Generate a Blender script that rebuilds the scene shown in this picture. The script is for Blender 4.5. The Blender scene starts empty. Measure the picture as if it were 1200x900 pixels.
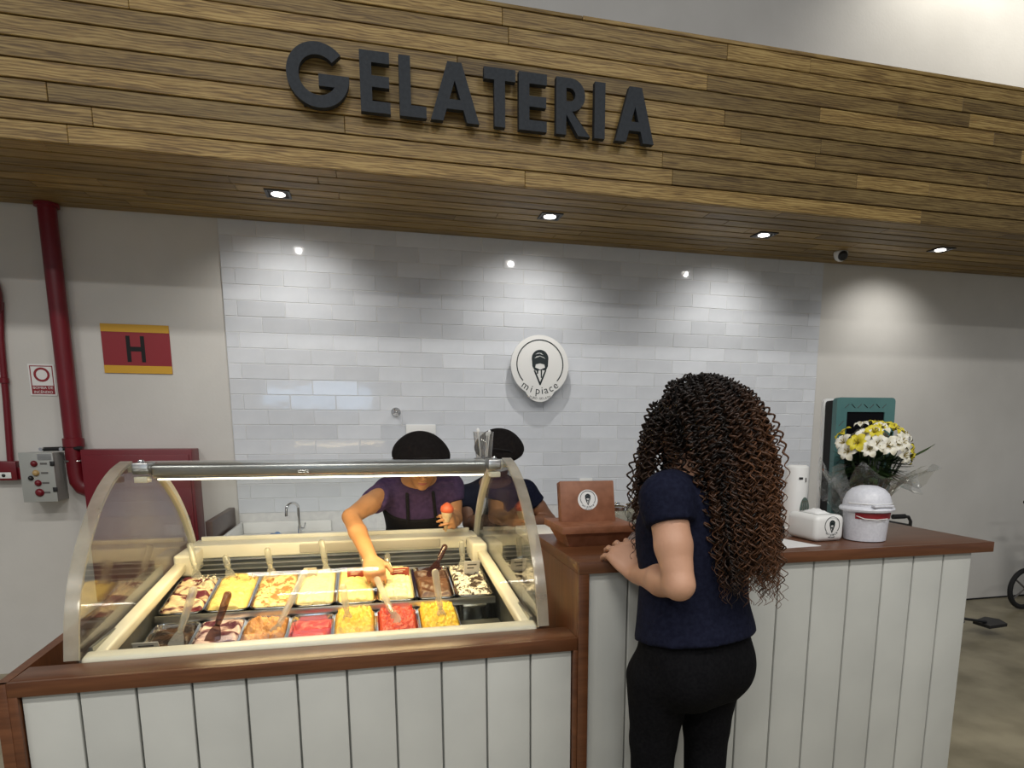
import bpy, bmesh, math, random
import numpy as np
from mathutils import Vector, Matrix
random.seed(7)
rng = np.random.default_rng(7)
scene = bpy.context.scene
COL = scene.collection
PI = math.pi

# ---------------------------------------------------------------- camera
cam_d = bpy.data.cameras.new('camera')
cam = bpy.data.objects.new('camera', cam_d)
COL.objects.link(cam)
def _rot(a, b, c):
    ca, sa, cb, sb, cc, sc = math.cos(a), math.sin(a), math.cos(b), math.sin(b), math.cos(c), math.sin(c)
    yaw = np.array([[ca, -sa, 0], [sa, ca, 0], [0, 0, 1]])
    p = np.array([[1, 0, 0], [0, cb, -sb], [0, sb, cb]])
    r = np.array([[cc, 0, sc], [0, 1, 0], [-sc, 0, cc]])
    return yaw @ p @ r
_R = _rot(-.256207, -.1691585, -.00321869)
cam.matrix_world = Matrix(((_R[0, 0], _R[0, 2], -_R[0, 1], 0), (_R[1, 0], _R[1, 2], -_R[1, 1], 0), (_R[2, 0], _R[2, 2], -_R[2, 1], 1.48), (0, 0, 0, 1)))
cam_d.sensor_fit = 'HORIZONTAL'
cam_d.sensor_width = 36
cam_d.lens = 783.727 * 36 / 1200
cam_d.shift_x = (600 - 639.078) / 1200
cam_d.shift_y = (632.03 - 450) / 1200
cam_d.clip_start = .05
scene.camera = cam

# ---------------------------------------------------------------- world, hall lights, exposure
world = bpy.data.worlds.new('hall_ambient')
scene.world = world
world.use_nodes = True
world.node_tree.nodes['Background'].inputs[0].default_value = (.93, .95, 1.0, 1)
world.node_tree.nodes['Background'].inputs[1].default_value = .27
def area_light(name, loc, rot, sx, sy, power, col=(1, .96, .9)):
    d = bpy.data.lights.new(name, 'AREA'); d.shape = 'RECTANGLE'; d.size = sx; d.size_y = sy
    d.energy = power; d.color = col
    o = bpy.data.objects.new(name, d); COL.objects.link(o); o.location = loc; o.rotation_euler = rot
    return o
# the long lamps that hang under the hall ceiling behind and beside the photographer
for hx, side in ((-3.6, 'left'), (-.6, 'middle'), (2.4, 'right')):
    for hy, row in ((-1.0, 'near'), (-4.0, 'far')):
        area_light('hall_lamp_%s_%s_offscreen' % (row, side), (hx, hy, 5.6), (0, 0, 0), 1.3, .35, 95, (1, .97, .92))
scene.view_settings.view_transform = 'Standard'
scene.view_settings.look = 'None'
scene.view_settings.exposure = -.20
scene.view_settings.gamma = 1
scene.view_settings.use_curve_mapping = False

# ---------------------------------------------------------------- materials
def principled(name, col, rough=.5, metal=0., spec=.5, **kw):
    m = bpy.data.materials.new(name); m.use_nodes = True
    b = m.node_tree.nodes['Principled BSDF']
    b.inputs['Base Color'].default_value = (*col, 1)
    b.inputs['Roughness'].default_value = rough
    b.inputs['Metallic'].default_value = metal
    b.inputs['Specular IOR Level'].default_value = spec
    for k, v in kw.items():
        b.inputs[k.replace('_', ' ')].default_value = v
    return m
def nodes(m): return m.node_tree.nodes, m.node_tree.links, m.node_tree.nodes['Principled BSDF']
def mottled(name, c1, c2, scale=8., rough=.5, bump=0., bscale=None, detail=4., stretch=(1, 1, 1), lo=.35, hi=.65, metal=0., spec=.5, coord='Object', rand=0.):
    m = principled(name, c1, rough, metal, spec)
    n, l, b = nodes(m)
    tc = n.new('ShaderNodeTexCoord'); mp = n.new('ShaderNodeMapping'); mp.inputs['Scale'].default_value = stretch
    l.new(tc.outputs[coord], mp.inputs['Vector'])
    tx = n.new('ShaderNodeTexNoise'); tx.inputs['Scale'].default_value = scale; tx.inputs['Detail'].default_value = detail
    l.new(mp.outputs[0], tx.inputs['Vector'])
    r = n.new('ShaderNodeValToRGB'); r.color_ramp.elements[0].color = (*c1, 1); r.color_ramp.elements[1].color = (*c2, 1)
    r.color_ramp.elements[0].position = lo; r.color_ramp.elements[1].position = hi
    l.new(tx.outputs['Fac'], r.inputs[0])
    out = r.outputs[0]
    if rand:
        oi = n.new('ShaderNodeObjectInfo'); mr = n.new('ShaderNodeMapRange')
        mr.inputs['To Min'].default_value = 1 - rand; mr.inputs['To Max'].default_value = 1 + rand
        l.new(oi.outputs['Random'], mr.inputs['Value'])
        vm = n.new('ShaderNodeVectorMath'); vm.operation = 'SCALE'
        l.new(out, vm.inputs[0]); l.new(mr.outputs[0], vm.inputs['Scale']); out = vm.outputs[0]
    l.new(out, b.inputs['Base Color'])
    if bump:
        t2 = tx
        if bscale:
            t2 = n.new('ShaderNodeTexNoise'); t2.inputs['Scale'].default_value = bscale; l.new(mp.outputs[0], t2.inputs['Vector'])
        bp = n.new('ShaderNodeBump'); bp.inputs['Strength'].default_value = bump; bp.inputs['Distance'].default_value = .01
        l.new(t2.outputs['Fac'], bp.inputs['Height']); l.new(bp.outputs[0], b.inputs['Normal'])
    return m
def wood(name, dark, mid, light, rough=.45, axis=0, grain=26., rand=.3, spec=.4, bump=.15, figure=0.):
    """procedural timber: long stretched grain with wandering figure, varied per board"""
    m = principled(name, mid, rough, 0, spec)
    n, l, b = nodes(m)
    tc = n.new('ShaderNodeTexCoord'); oi = n.new('ShaderNodeObjectInfo')
    off = n.new('ShaderNodeVectorMath'); off.operation = 'SCALE'; off.inputs[0].default_value = (37, 11, 23)
    l.new(oi.outputs['Random'], off.inputs['Scale'])
    add = n.new('ShaderNodeVectorMath'); add.operation = 'ADD'
    l.new(tc.outputs['Object'], add.inputs[0]); l.new(off.outputs[0], add.inputs[1])
    mp = n.new('ShaderNodeMapping'); sc = [1, 1, 1]; sc[axis] = .07; mp.inputs['Scale'].default_value = sc
    l.new(add.outputs[0], mp.inputs['Vector'])
    big = n.new('ShaderNodeTexNoise'); big.inputs['Scale'].default_value = grain; big.inputs['Detail'].default_value = 3; big.inputs['Distortion'].default_value = 1.4
    fine = n.new('ShaderNodeTexNoise'); fine.inputs['Scale'].default_value = grain * 7; fine.inputs['Detail'].default_value = 2
    l.new(mp.outputs[0], big.inputs['Vector']); l.new(mp.outputs[0], fine.inputs['Vector'])
    mx = n.new('ShaderNodeMath'); mx.operation = 'MULTIPLY_ADD'; mx.inputs[1].default_value = .38
    l.new(fine.outputs['Fac'], mx.inputs[0])
    sb = n.new('ShaderNodeMath'); sb.operation = 'MULTIPLY'; sb.inputs[1].default_value = .66; l.new(big.outputs['Fac'], sb.inputs[0])
    l.new(sb.outputs[0], mx.inputs[2])
    if figure:                                   # cathedral figure: wandering growth rings
        wv = n.new('ShaderNodeTexWave'); wv.wave_type = 'BANDS'; wv.bands_direction = 'Z'; wv.inputs['Scale'].default_value = 26; wv.inputs['Distortion'].default_value = 9; wv.inputs['Detail'].default_value = 2; wv.inputs['Detail Scale'].default_value = 1.2
        mp2 = n.new('ShaderNodeMapping'); mp2.inputs['Scale'].default_value = (.16, 1, 1); l.new(add.outputs[0], mp2.inputs['Vector']); l.new(mp2.outputs[0], wv.inputs['Vector'])
        m2 = n.new('ShaderNodeMath'); m2.operation = 'MULTIPLY_ADD'; m2.inputs[1].default_value = figure * .6; l.new(wv.outputs['Fac'], m2.inputs[0])
        m3 = n.new('ShaderNodeMath'); m3.operation = 'SUBTRACT'; m3.inputs[1].default_value = figure * .3; l.new(mx.outputs[0], m3.inputs[0]); l.new(m3.outputs[0], m2.inputs[2]); mx = m2
    r = n.new('ShaderNodeValToRGB')
    r.color_ramp.elements[0].color = (*dark, 1); r.color_ramp.elements[0].position = .36
    r.color_ramp.elements[1].color = (*light, 1); r.color_ramp.elements[1].position = .68
    e = r.color_ramp.elements.new(.52); e.color = (*mid, 1)
    l.new(mx.outputs[0], r.inputs[0])
    mr = n.new('ShaderNodeMapRange'); mr.inputs['To Min'].default_value = 1 - rand; mr.inputs['To Max'].default_value = 1 + rand
    l.new(oi.outputs['Random'], mr.inputs['Value'])
    vm = n.new('ShaderNodeVectorMath'); vm.operation = 'SCALE'
    l.new(r.outputs[0], vm.inputs[0]); l.new(mr.outputs[0], vm.inputs['Scale'])
    l.new(vm.outputs[0], b.inputs['Base Color'])
    bp = n.new('ShaderNodeBump'); bp.inputs['Strength'].default_value = bump; bp.inputs['Distance'].default_value = .004
    l.new(mx.outputs[0], bp.inputs['Height']); l.new(bp.outputs[0], b.inputs['Normal'])
    return m
def emission(name, col, strength):
    m = bpy.data.materials.new(name); m.use_nodes = True; n = m.node_tree.nodes; l = m.node_tree.links
    n.remove(n['Principled BSDF']); e = n.new('ShaderNodeEmission'); e.inputs[0].default_value = (*col, 1); e.inputs[1].default_value = strength
    l.new(e.outputs[0], n['Material Output'].inputs[0]); return m
def sheet_glass(name, tint=(1, 1, 1), refl=1.45, rough=.02, haze=0., hazecol=(.8, .8, .75), minrefl=0.):
    """thin pane: see-through with Fresnel reflection, optional milky haze"""
    m = bpy.data.materials.new(name); m.use_nodes = True; n = m.node_tree.nodes; l = m.node_tree.links
    n.remove(n['Principled BSDF'])
    tr = n.new('ShaderNodeBsdfTransparent'); tr.inputs[0].default_value = (*tint, 1)
    gl = n.new('ShaderNodeBsdfGlossy'); gl.inputs['Roughness'].default_value = rough
    # Schlick reflection, the same from both faces of the pane
    lw = n.new('ShaderNodeLayerWeight'); lw.inputs['Blend'].default_value = .5
    pw = n.new('ShaderNodeMath'); pw.operation = 'POWER'; pw.inputs[1].default_value = 5; l.new(lw.outputs['Facing'], pw.inputs[0])
    f0 = ((refl - 1) / (refl + 1)) ** 2 + minrefl
    ad = n.new('ShaderNodeMath'); ad.operation = 'MULTIPLY_ADD'; ad.use_clamp = True; ad.inputs[1].default_value = 1 - f0; ad.inputs[2].default_value = f0
    l.new(pw.outputs[0], ad.inputs[0])
    mx = n.new('ShaderNodeMixShader'); l.new(ad.outputs[0], mx.inputs[0])
    l.new(tr.outputs[0], mx.inputs[1]); l.new(gl.outputs[0], mx.inputs[2])
    last = mx
    if haze:
        df = n.new('ShaderNodeBsdfDiffuse'); df.inputs[0].default_value = (*hazecol, 1)
        tl = n.new('ShaderNodeBsdfTranslucent'); tl.inputs[0].default_value = (*hazecol, 1)
        ms = n.new('ShaderNodeMixShader'); l.new(df.outputs[0], ms.inputs[1]); l.new(tl.outputs[0], ms.inputs[2])
        tc = n.new('ShaderNodeTexCoord'); nz = n.new('ShaderNodeTexNoise'); nz.inputs['Scale'].default_value = 6; nz.inputs['Detail'].default_value = 4
        l.new(tc.outputs['Object'], nz.inputs['Vector'])
        mu = n.new('ShaderNodeMath'); mu.operation = 'MULTIPLY'; mu.inputs[1].default_value = haze * 2; l.new(nz.outputs['Fac'], mu.inputs[0])
        m2 = n.new('ShaderNodeMixShader'); l.new(mu.outputs[0], m2.inputs[0]); l.new(mx.outputs[0], m2.inputs[1]); l.new(ms.outputs[0], m2.inputs[2])
        last = m2
    l.new(last.outputs[0], n['Material Output'].inputs[0])
    return m

M = {}
M['wall'] = mottled('painted_plaster', (.595, .58, .545), (.635, .62, .585), 3, .55, .04, 60)
M['tile'] = mottled('glazed_white_tile', (.62, .645, .685), (.69, .715, .755), 5, .06, .08, 9, rand=.06)
M['grout'] = mottled('pale_grout', (.64, .64, .64), (.72, .72, .71), 30, .8)
M['floor'] = mottled('polished_concrete', (.19, .165, .105), (.33, .29, .195), 3.2, .38, .02, 20, 6)
M['fascia'] = wood('oiled_pine_cladding', (.120, .070, .020), (.235, .150, .046), (.345, .240, .086), .5, 0, 30, .36, figure=.30)
M['soffit'] = wood('soffit_pine', (.120, .070, .020), (.235, .150, .046), (.345, .240, .086), .5, 0, 30, .30)
M['void'] = principled('plywood_backing', (.16, .11, .055), .9)
M['letter'] = mottled('graphite_letter', (.022, .027, .034), (.030, .036, .044), 60, .6, .1, spec=.25)
M['black'] = principled('black_plastic', (.012, .012, .013), .4)
M['blackm'] = principled('black_matte', (.008, .008, .009), .8)
M['white'] = principled('white_plastic', (.78, .78, .76), .35)
M['offwhite'] = mottled('white_laminate_board', (.47, .475, .445), (.515, .52, .485), 4, .42, .03, 40, rand=.03)
M['wood'] = wood('reddish_counter_laminate', (.080, .028, .011), (.113, .041, .016), (.152, .057, .023), .32, 0, 20, .04, .45, .05)
M['woodv'] = wood('reddish_counter_upright', (.080, .028, .011), (.113, .041, .016), (.152, .057, .023), .32, 2, 20, .04, .45, .05)
M['woodedge'] = wood('dark_edge_band', (.080, .028, .011), (.113, .041, .016), (.152, .057, .023), .32, 0, 20, .04, .45, .05)
M['woodtop'] = wood('walnut_counter_top', (.080, .028, .011), (.113, .041, .016), (.152, .057, .023), .32, 0, 20, .04, .45, .05)
M['cream'] = mottled('cream_enamel', (.66, .62, .49), (.74, .70, .57), 6, .35)
M['steel'] = mottled('brushed_steel', (.42, .42, .41), (.58, .58, .57), 30, .3, .03, 80, metal=1., stretch=(.1, 1, 1))
M['dsteel'] = mottled('dark_steel_liner', (.20, .21, .20), (.32, .33, .31), 10, .35, metal=.9)
M['chrome'] = principled('chrome', (.75, .75, .75), .12, 1.)
M['red'] = mottled('fire_red_enamel', (.135, .003, .009), (.17, .004, .012), 5, .36)
M['redsign'] = principled('sign_red', (.26, .012, .02), .4)
M['yellowsign'] = principled('sign_yellow', (.62, .34, .02), .45)
M['grey'] = principled('grey_enamel', (.36, .37, .35), .45)
M['dgrey'] = principled('dark_grey_side', (.11, .105, .10), .5)
M['glass'] = sheet_glass('case_glass', (.975, .985, .975), 1.2, .015)
M['sideglass'] = sheet_glass('side_glass', (.86, .86, .85), 1.5, .04, .055, (.40, .37, .33), .05)  # left end: stronger grey-brown haze than the right end, mottled by noise
M['sideglass_faint'] = sheet_glass('faint_haze_side_glass', (.86, .86, .85), 1.5, .03, .012, (.4, .4, .38), .03)
M['acryl'] = sheet_glass('clouded_edge', (.80, .79, .74), 1.45, .25, .36, (.80, .76, .66), .02)
M['clear'] = sheet_glass('clear_plastic', (.86, .86, .80), 1.6, .06, .27, (.88, .87, .80), .05)
M['cello'] = sheet_glass('cellophane', (.94, .95, .94), 1.7, .09, .06, (.85, .87, .85), .16)
M['led'] = emission('led_strip', (1, .90, .66), 7)
M['lamp'] = emission('lamp_disc', (1, .95, .88), 14)
M['skin_a'] = mottled('tan_skin', (.50, .27, .17), (.56, .31, .20), 14, .5, .05, 120)
M['skin_w'] = mottled('warm_skin', (.40, .19, .08), (.47, .23, .10), 14, .5, .05, 120)
M['skin_d'] = mottled('brown_skin', (.17, .075, .04), (.21, .095, .05), 14, .5, .05, 120)
M['navy'] = mottled('navy_jersey', (.005, .006, .017), (.009, .011, .026), 90, .85, .2, spec=.12)
M['purple'] = mottled('dark_purple_jersey', (.040, .022, .065), (.065, .036, .095), 60, .85, .2, spec=.15)
M['pants'] = mottled('black_cotton', (.004, .004, .005), (.007, .007, .008), 120, .9, .15, spec=.08)
M['apron'] = mottled('black_apron', (.008, .007, .007), (.012, .010, .010), 90, .85, .2, spec=.1)
M['cap'] = mottled('black_cap_cloth', (.010, .008, .008), (.014, .012, .011), 60, .9, .25, spec=.1)

# ---------------------------------------------------------------- object helpers
def tag(o, label=None, cat=None, group=None, kind=None):
    if label: o['label'] = label
    if cat: o['category'] = cat
    if group: o['group'] = group
    if kind: o['kind'] = kind
    return o
def thing(name, loc, label, cat, group=None, rot=(0, 0, 0)):
    o = bpy.data.objects.new(name, None); o.empty_display_size = .05
    COL.objects.link(o); o.location = loc; o.rotation_euler = rot
    o['label'] = label; o['category'] = cat
    if group: o['group'] = group
    return o
def origin_of(parent):
    v = Vector((0, 0, 0))
    while parent is not None:
        v += Vector(parent.location); parent = parent.parent
    return v
def mesh_obj(name, verts, faces, mat, parent=None, smooth=False, local=False, sharp=None):
    """verts in world space (or the parent's space when local); the object's origin becomes the parent's"""
    me = bpy.data.meshes.new(name)
    v = np.asarray(verts, float)
    if parent is not None and not local:
        v = v - np.array(origin_of(parent))
    me.from_pydata([tuple(p) for p in v], [], [tuple(int(i) for i in f) for f in faces])
    me.update()
    if mat is not None:
        for m_ in (mat if isinstance(mat, (list, tuple)) else [mat]): me.materials.append(m_)
    if smooth: me.polygons.foreach_set('use_smooth', [True] * len(me.polygons))
    if sharp is not None: me.set_sharp_from_angle(angle=sharp)
    o = bpy.data.objects.new(name, me); COL.objects.link(o)
    if parent is not None: o.parent = parent
    return o
def merge(parts):
    V, F, n = [], [], 0
    for v, f in parts:
        v = np.asarray(v, float); V.append(v); F += [tuple(i + n for i in q) for q in f]; n += len(v)
    return np.concatenate(V), F
def gbox(x0, x1, y0, y1, z0, z1, bev=0., seg=2):
    bm = bmesh.new(); bmesh.ops.create_cube(bm, size=1)
    for v in bm.verts:
        v.co = (x0 + (x1 - x0) * (v.co.x + .5), y0 + (y1 - y0) * (v.co.y + .5), z0 + (z1 - z0) * (v.co.z + .5))
    if bev: bmesh.ops.bevel(bm, geom=list(bm.edges), offset=bev, segments=seg, profile=.5, affect='EDGES')
    bm.verts.ensure_lookup_table(); bm.verts.index_update()
    r = (np.array([tuple(v.co) for v in bm.verts]), [tuple(v.index for v in f.verts) for f in bm.faces]); bm.free(); return r
def box(name, x0, x1, y0, y1, z0, z1, mat, parent=None, bev=.003, seg=2, local=False):
    v, f = gbox(x0, x1, y0, y1, z0, z1, bev, seg)
    return mesh_obj(name, v, f, mat, parent, True, local, sharp=.6)
def gtube(path, rad, seg=10, caps=True, flat=1.):
    """tube along a path with parallel-transported rings"""
    P = np.asarray(path, float); n = len(P)
    rad = np.full(n, rad) if np.isscalar(rad) else np.asarray(rad, float)
    T = np.gradient(P, axis=0); T /= np.linalg.norm(T, axis=1)[:, None] + 1e-12
    u = np.cross(T[0], (0, 0, 1)); u = np.cross(T[0], (1, 0, 0)) if np.linalg.norm(u) < .1 else u
    u /= np.linalg.norm(u)
    V = []; a = np.arange(seg) * 2 * PI / seg
    for i in range(n):
        u = u - T[i] * (u @ T[i]); u /= np.linalg.norm(u); w = np.cross(T[i], u)
        V.append(P[i] + rad[i] * (np.cos(a)[:, None] * u + flat * np.sin(a)[:, None] * w))
    V = np.concatenate(V); F = []
    for i in range(n - 1):
        for j in range(seg):
            k = (j + 1) % seg; F.append((i * seg + j, i * seg + k, (i + 1) * seg + k, (i + 1) * seg + j))
    if caps: F.append(tuple(range(seg - 1, -1, -1))); F.append(tuple(range((n - 1) * seg, n * seg)))
    return V, F
def tube(name, path, rad, mat, parent=None, seg=10, local=False, flat=1.):
    v, f = gtube(path, rad, seg, True, flat); return mesh_obj(name, v, f, mat, parent, True, local, sharp=.9)
def glathe(prof, seg=32, c=(0, 0, 0), sx=1., sy=1.):
    V, F = [], []
    for r, z in prof:
        for j in range(seg):
            a = 2 * PI * j / seg; V.append((c[0] + sx * r * math.cos(a), c[1] + sy * r * math.sin(a), c[2] + z))
    n = len(prof)
    for i in range(n - 1):
        for j in range(seg):
            k = (j + 1) % seg; F.append((i * seg + j, i * seg + k, (i + 1) * seg + k, (i + 1) * seg + j))
    F.append(tuple(range(seg - 1, -1, -1))); F.append(tuple(range((n - 1) * seg, n * seg)))
    return np.array(V), F
def lathe(name, prof, mat, parent=None, seg=32, c=(0, 0, 0), local=False, sx=1., sy=1., sharp=.7):
    v, f = glathe(prof, seg, c, sx, sy); return mesh_obj(name, v, f, mat, parent, True, local, sharp=sharp)
def orient(vf, loc, zdir, xdir=None):
    """move a local mesh so that its z axis points along zdir"""
    v, f = vf; z = np.array(zdir, float); z /= np.linalg.norm(z)
    x = np.array(xdir if xdir is not None else ((1, 0, 0) if abs(z[0]) < .9 else (0, 1, 0)), float)
    x -= z * (x @ z); x /= np.linalg.norm(x); y = np.cross(z, x)
    return np.asarray(v) @ np.array([x, y, z]) + np.array(loc), f
def gprism(pts, y0, y1, holes=()):
    """polygon in the x-z plane (with holes) extruded from y0 (front) to y1 (back)"""
    cu = bpy.data.curves.new('tmp', 'CURVE'); cu.dimensions = '2D'; cu.fill_mode = 'BOTH'
    cu.extrude = abs(y1 - y0) / 2
    for poly in (pts,) + tuple(holes):
        s = cu.splines.new('POLY'); s.points.add(len(poly) - 1); s.use_cyclic_u = True
        for p, q in zip(s.points, poly): p.co = (q[0], q[1], 0, 1)
    o = bpy.data.objects.new('tmp', cu); COL.objects.link(o)
    bpy.context.view_layer.update()
    me = bpy.data.meshes.new_from_object(o.evaluated_get(bpy.context.evaluated_depsgraph_get()))
    v = np.array([tuple(p.co) for p in me.vertices]); f = [tuple(p.vertices) for p in me.polygons]
    bpy.data.objects.remove(o); bpy.data.curves.remove(cu); bpy.data.meshes.remove(me)
    ym = (y0 + y1) / 2
    return np.stack([v[:, 0], ym - v[:, 2], v[:, 1]], 1), f
def prism(name, pts, y0, y1, mat, parent=None, holes=(), local=False):
    v, f = gprism(pts, y0, y1, holes); return mesh_obj(name, v, f, mat, parent, False, local)
def gtext(txt, size, bold=0.):
    """flat lettering in the x-z plane, left-aligned at the origin"""
    cu = bpy.data.curves.new('tmp', 'FONT'); cu.body = txt; cu.size = size; cu.extrude = .0006; cu.offset = bold; cu.resolution_u = 3
    o = bpy.data.objects.new('tmp', cu); COL.objects.link(o); bpy.context.view_layer.update()
    me = bpy.data.meshes.new_from_object(o.evaluated_get(bpy.context.evaluated_depsgraph_get()))
    v = np.array([tuple(p.co) for p in me.vertices]).reshape(-1, 3); f = [tuple(p.vertices) for p in me.polygons]
    bpy.data.objects.remove(o); bpy.data.curves.remove(cu); bpy.data.meshes.remove(me)
    return np.stack([v[:, 0], -v[:, 2], v[:, 1]], 1), f
def gframe(x0, x1, y0, y1, z0, z1, w):
    """flat rectangular frame in the x-y plane"""
    V = [(a, b, z) for z in (z0, z1) for k in (0, w) for a, b in ((x0 + k, y0 + k), (x1 - k, y0 + k), (x1 - k, y1 - k), (x0 + k, y1 - k))]
    F = []
    for i in range(4):
        j = (i + 1) % 4
        F += [(i, 4 + i, 4 + j, j), (8 + i, 8 + j, 12 + j, 12 + i), (i, j, 8 + j, 8 + i), (4 + i, 12 + i, 12 + j, 4 + j)]
    return np.array(V, float), F
def each(name, parts, mat, parent, smooth=True, local=False):
    """one object for each piece"""
    return [mesh_obj(name, v, f, mat, parent, smooth, local, sharp=.8) for v, f in parts]
def text_at(name, txt, size, cx, y, cz, mat, parent, width=None, bold=0.):
    v, f = gtext(txt, size, bold); w = v[:, 0].max() - v[:, 0].min()
    if width: v[:, 0] *= width / w
    v[:, 0] += cx - (v[:, 0].max() + v[:, 0].min()) / 2; v[:, 2] += cz - (v[:, 2].max() + v[:, 2].min()) / 2; v[:, 1] += y
    return mesh_obj(name, v, f, mat, parent)
def arc(cx, cz, r, a0, a1, n=24):
    return [(cx + r * math.cos(math.radians(a0 + (a1 - a0) * i / n)), cz + r * math.sin(math.radians(a0 + (a1 - a0) * i / n))) for i in range(n + 1)]

# ================================================================ the setting
def structure(o): o['kind'] = 'structure'; return o
WY = 4.512                                            # painted wall plane; glazed tiles stand 12 mm proud
structure(box('floor', -5, 9, -6, 4.8, -.1, 0, M['floor'], bev=0))
wall = structure(box('wall_back', -4.5, 8.5, WY, WY + .2, 0, 6.5, M['wall'], bev=0))
structure(box('trim_1', 3.3, 8.4, WY - .006, WY + .002, 0, .012, M['blackm'], bev=0))
# partition with the daylit window behind the photographer whose blue image the photograph shows in the glazed tiles
pw = structure(box('wall_front', -3.2, 1.6, -4.2, -4.06, 0, 3.0, M['wall'], bev=0))
v, f = gframe(-1.76, .06, 0, .56, -.03, .03, .05)
win = structure(mesh_obj('window_front_offscreen', np.stack([v[:, 0], -4.06 + v[:, 2], 1.72 + v[:, 1]], 1), f, M['grey']))
for k in range(3): mesh_obj('daylit_pane_%s_offscreen' % ('left', 'middle', 'right')[k], [(-1.71 + k * .575, -4.055, 1.77), (-1.16 + k * .575, -4.055, 1.77), (-1.16 + k * .575, -4.055, 2.23), (-1.71 + k * .575, -4.055, 2.23)], [(0, 1, 2, 3)], emission('daylit_pane', (.50, .72, 1.0), 5.5) if k == 0 else bpy.data.materials['daylit_pane'], win)
# grout bed and tiles
TX0, TX1, TP, TR, TZ = -.803, 3.292, .270, .0915, 1.4767
box('grout_bed', TX0, TX1, WY - .0095, WY + .004, .80, 2.672, M['grout'], wall, bev=0)
tile_cache = {}
def tile_mesh(w, h):
    k = (round(w, 3), round(h, 3))
    if k not in tile_cache:
        v, f = gbox(-w / 2, w / 2, -.006, .006, -h / 2, h / 2, .0022, 1)
        me = bpy.data.meshes.new('tile'); me.from_pydata([tuple(p) for p in v], [], f); me.materials.append(M['tile'])
        tile_cache[k] = me
    return tile_cache[k]
for r in range(-6, 13):
    z0, z1 = TZ + r * TR, min(TZ + (r + 1) * TR, 2.668)
    if z1 - z0 < .02: continue
    ph = -.5948 + (0 if (r - 2) % 2 == 0 else TP / 2)
    k0 = math.floor((TX0 - ph) / TP)
    for k in range(k0, k0 + 18):
        x0, x1 = max(ph + k * TP, TX0), min(ph + (k + 1) * TP, TX1)
        if x1 - x0 < .012: continue
        w, h = x1 - x0 - .002, z1 - z0 - .002
        o = bpy.data.objects.new('tile', tile_mesh(w, h)); COL.objects.link(o); o.parent = wall
        o.location = ((x0 + x1) / 2, WY - .006 + random.uniform(-.0006, .0006), (z0 + z1) / 2)
        o.rotation_euler = (random.gauss(0, .0035), 0, random.gauss(0, .0035))

# timber fascia and soffit
FY, SZ, FT = 3.517, 2.66, 3.452
fascia = structure(box('wall_fascia', -3.2, 6.6, FY + .016, FY + .075, SZ + .012, FT - .002, M['void'], bev=0))
plank_cache = {}
def plank(x0, x1, parent, kind, loc, a, b):
    k = (kind, round(x1 - x0, 2))
    if k not in plank_cache:
        L = x1 - x0 - .0015
        v, f = gbox(-L / 2, L / 2, *a, *b, .0022, 1)
        me = bpy.data.meshes.new('plank'); me.from_pydata([tuple(p) for p in v], [], f); me.materials.append(M[kind]); plank_cache[k] = me
    o = bpy.data.objects.new('plank', plank_cache[k]); COL.objects.link(o); o.parent = parent; o.location = loc
    return o
def run(x0, x1, known=()):
    xs = [x0] + sorted(known)
    while xs[-1] < x1 - 1.0: xs.append(round(xs[-1] + random.choice((.5, 1.2, 1.6, 2.0, 2.4, 2.7)), 2))
    xs.append(x1); return list(zip(xs[:-1], xs[1:]))
FR = .0794
for i in range(10):
    z0 = SZ - .004 + i * FR
    start = -3.2
    for a, b in run(start, 6.6, [round(-2.2 + random.uniform(0, 1.2), 2)]):
        plank(a, b, fascia, 'fascia', ((a + b) / 2, FY + random.uniform(-.0015, .0015), z0 + FR / 2), (0, .018), (-(FR - .006) / 2, (FR - .006) / 2))
box('cap_board', -3.2, 1.10, FY - .004, FY + .14, FT - .002, FT + .014, M['soffit'], fascia, .002)
box('cap_board', 1.103, 6.6, FY - .004, FY + .14, FT - .002, FT + .016, M['soffit'], fascia, .002)
ceil = structure(box('ceiling', -3.2, 6.6, FY + .02, WY, SZ + .016, SZ + .05, M['void'], bev=0))
NS, SY0 = 9, FY + .020
SP = (WY - .012 - SY0) / NS
LIGHTS = [(-.404, 3.95), (1.056, 3.945), (2.446, 3.955), (3.797, 3.955)]
for i in range(NS):
    y0 = SY0 + i * SP
    for a, b in run(-3.2, 6.6, [round(-2.4 + random.uniform(0, 1.2), 2)]):
        plank(a, b, ceil, 'soffit', ((a + b) / 2, y0 + SP / 2, SZ + .008), (-(SP - .012) / 2, (SP - .012) / 2), (-.008, .008))

# ---------------------------------------------------------------- recessed downlights and security camera
def downlight(i, x, y, where):
    t = thing('downlight', (x, y, SZ), 'square black downlight in the soffit, ' + where, 'downlight', 'downlights in the plank soffit')
    s, w = .062, .012
    v, f = gframe(x - s, x + s, y - s, y + s, SZ - .006, SZ + .004, w); mesh_obj('frame', v, f, M['black'], t)
    q = s - w
    mesh_obj('reflector_tray', [(x - q, y - q, SZ - .001), (x + q, y - q, SZ - .001), (x + q, y + q, SZ - .001), (x - q, y + q, SZ - .001)], [(0, 1, 2, 3)], M['blackm'], t)
    v, f = glathe([(.030, 0), (.034, -.004), (.034, -.006)], 20, (x, y + .008, SZ + .001)); mesh_obj('lamp_disc', v, f, M['lamp'], t, True)
    d = bpy.data.lights.new('downlight_beam', 'SPOT'); d.energy = 22; d.spot_size = math.radians(116); d.spot_blend = 1.0; d.shadow_soft_size = .014; d.color = (1, .97, .92)
    o = bpy.data.objects.new('downlight_beam', d); COL.objects.link(o); o.location = (0, .01, -.02); o.rotation_euler = (math.radians(30), 0, 0); o.parent = t
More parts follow.
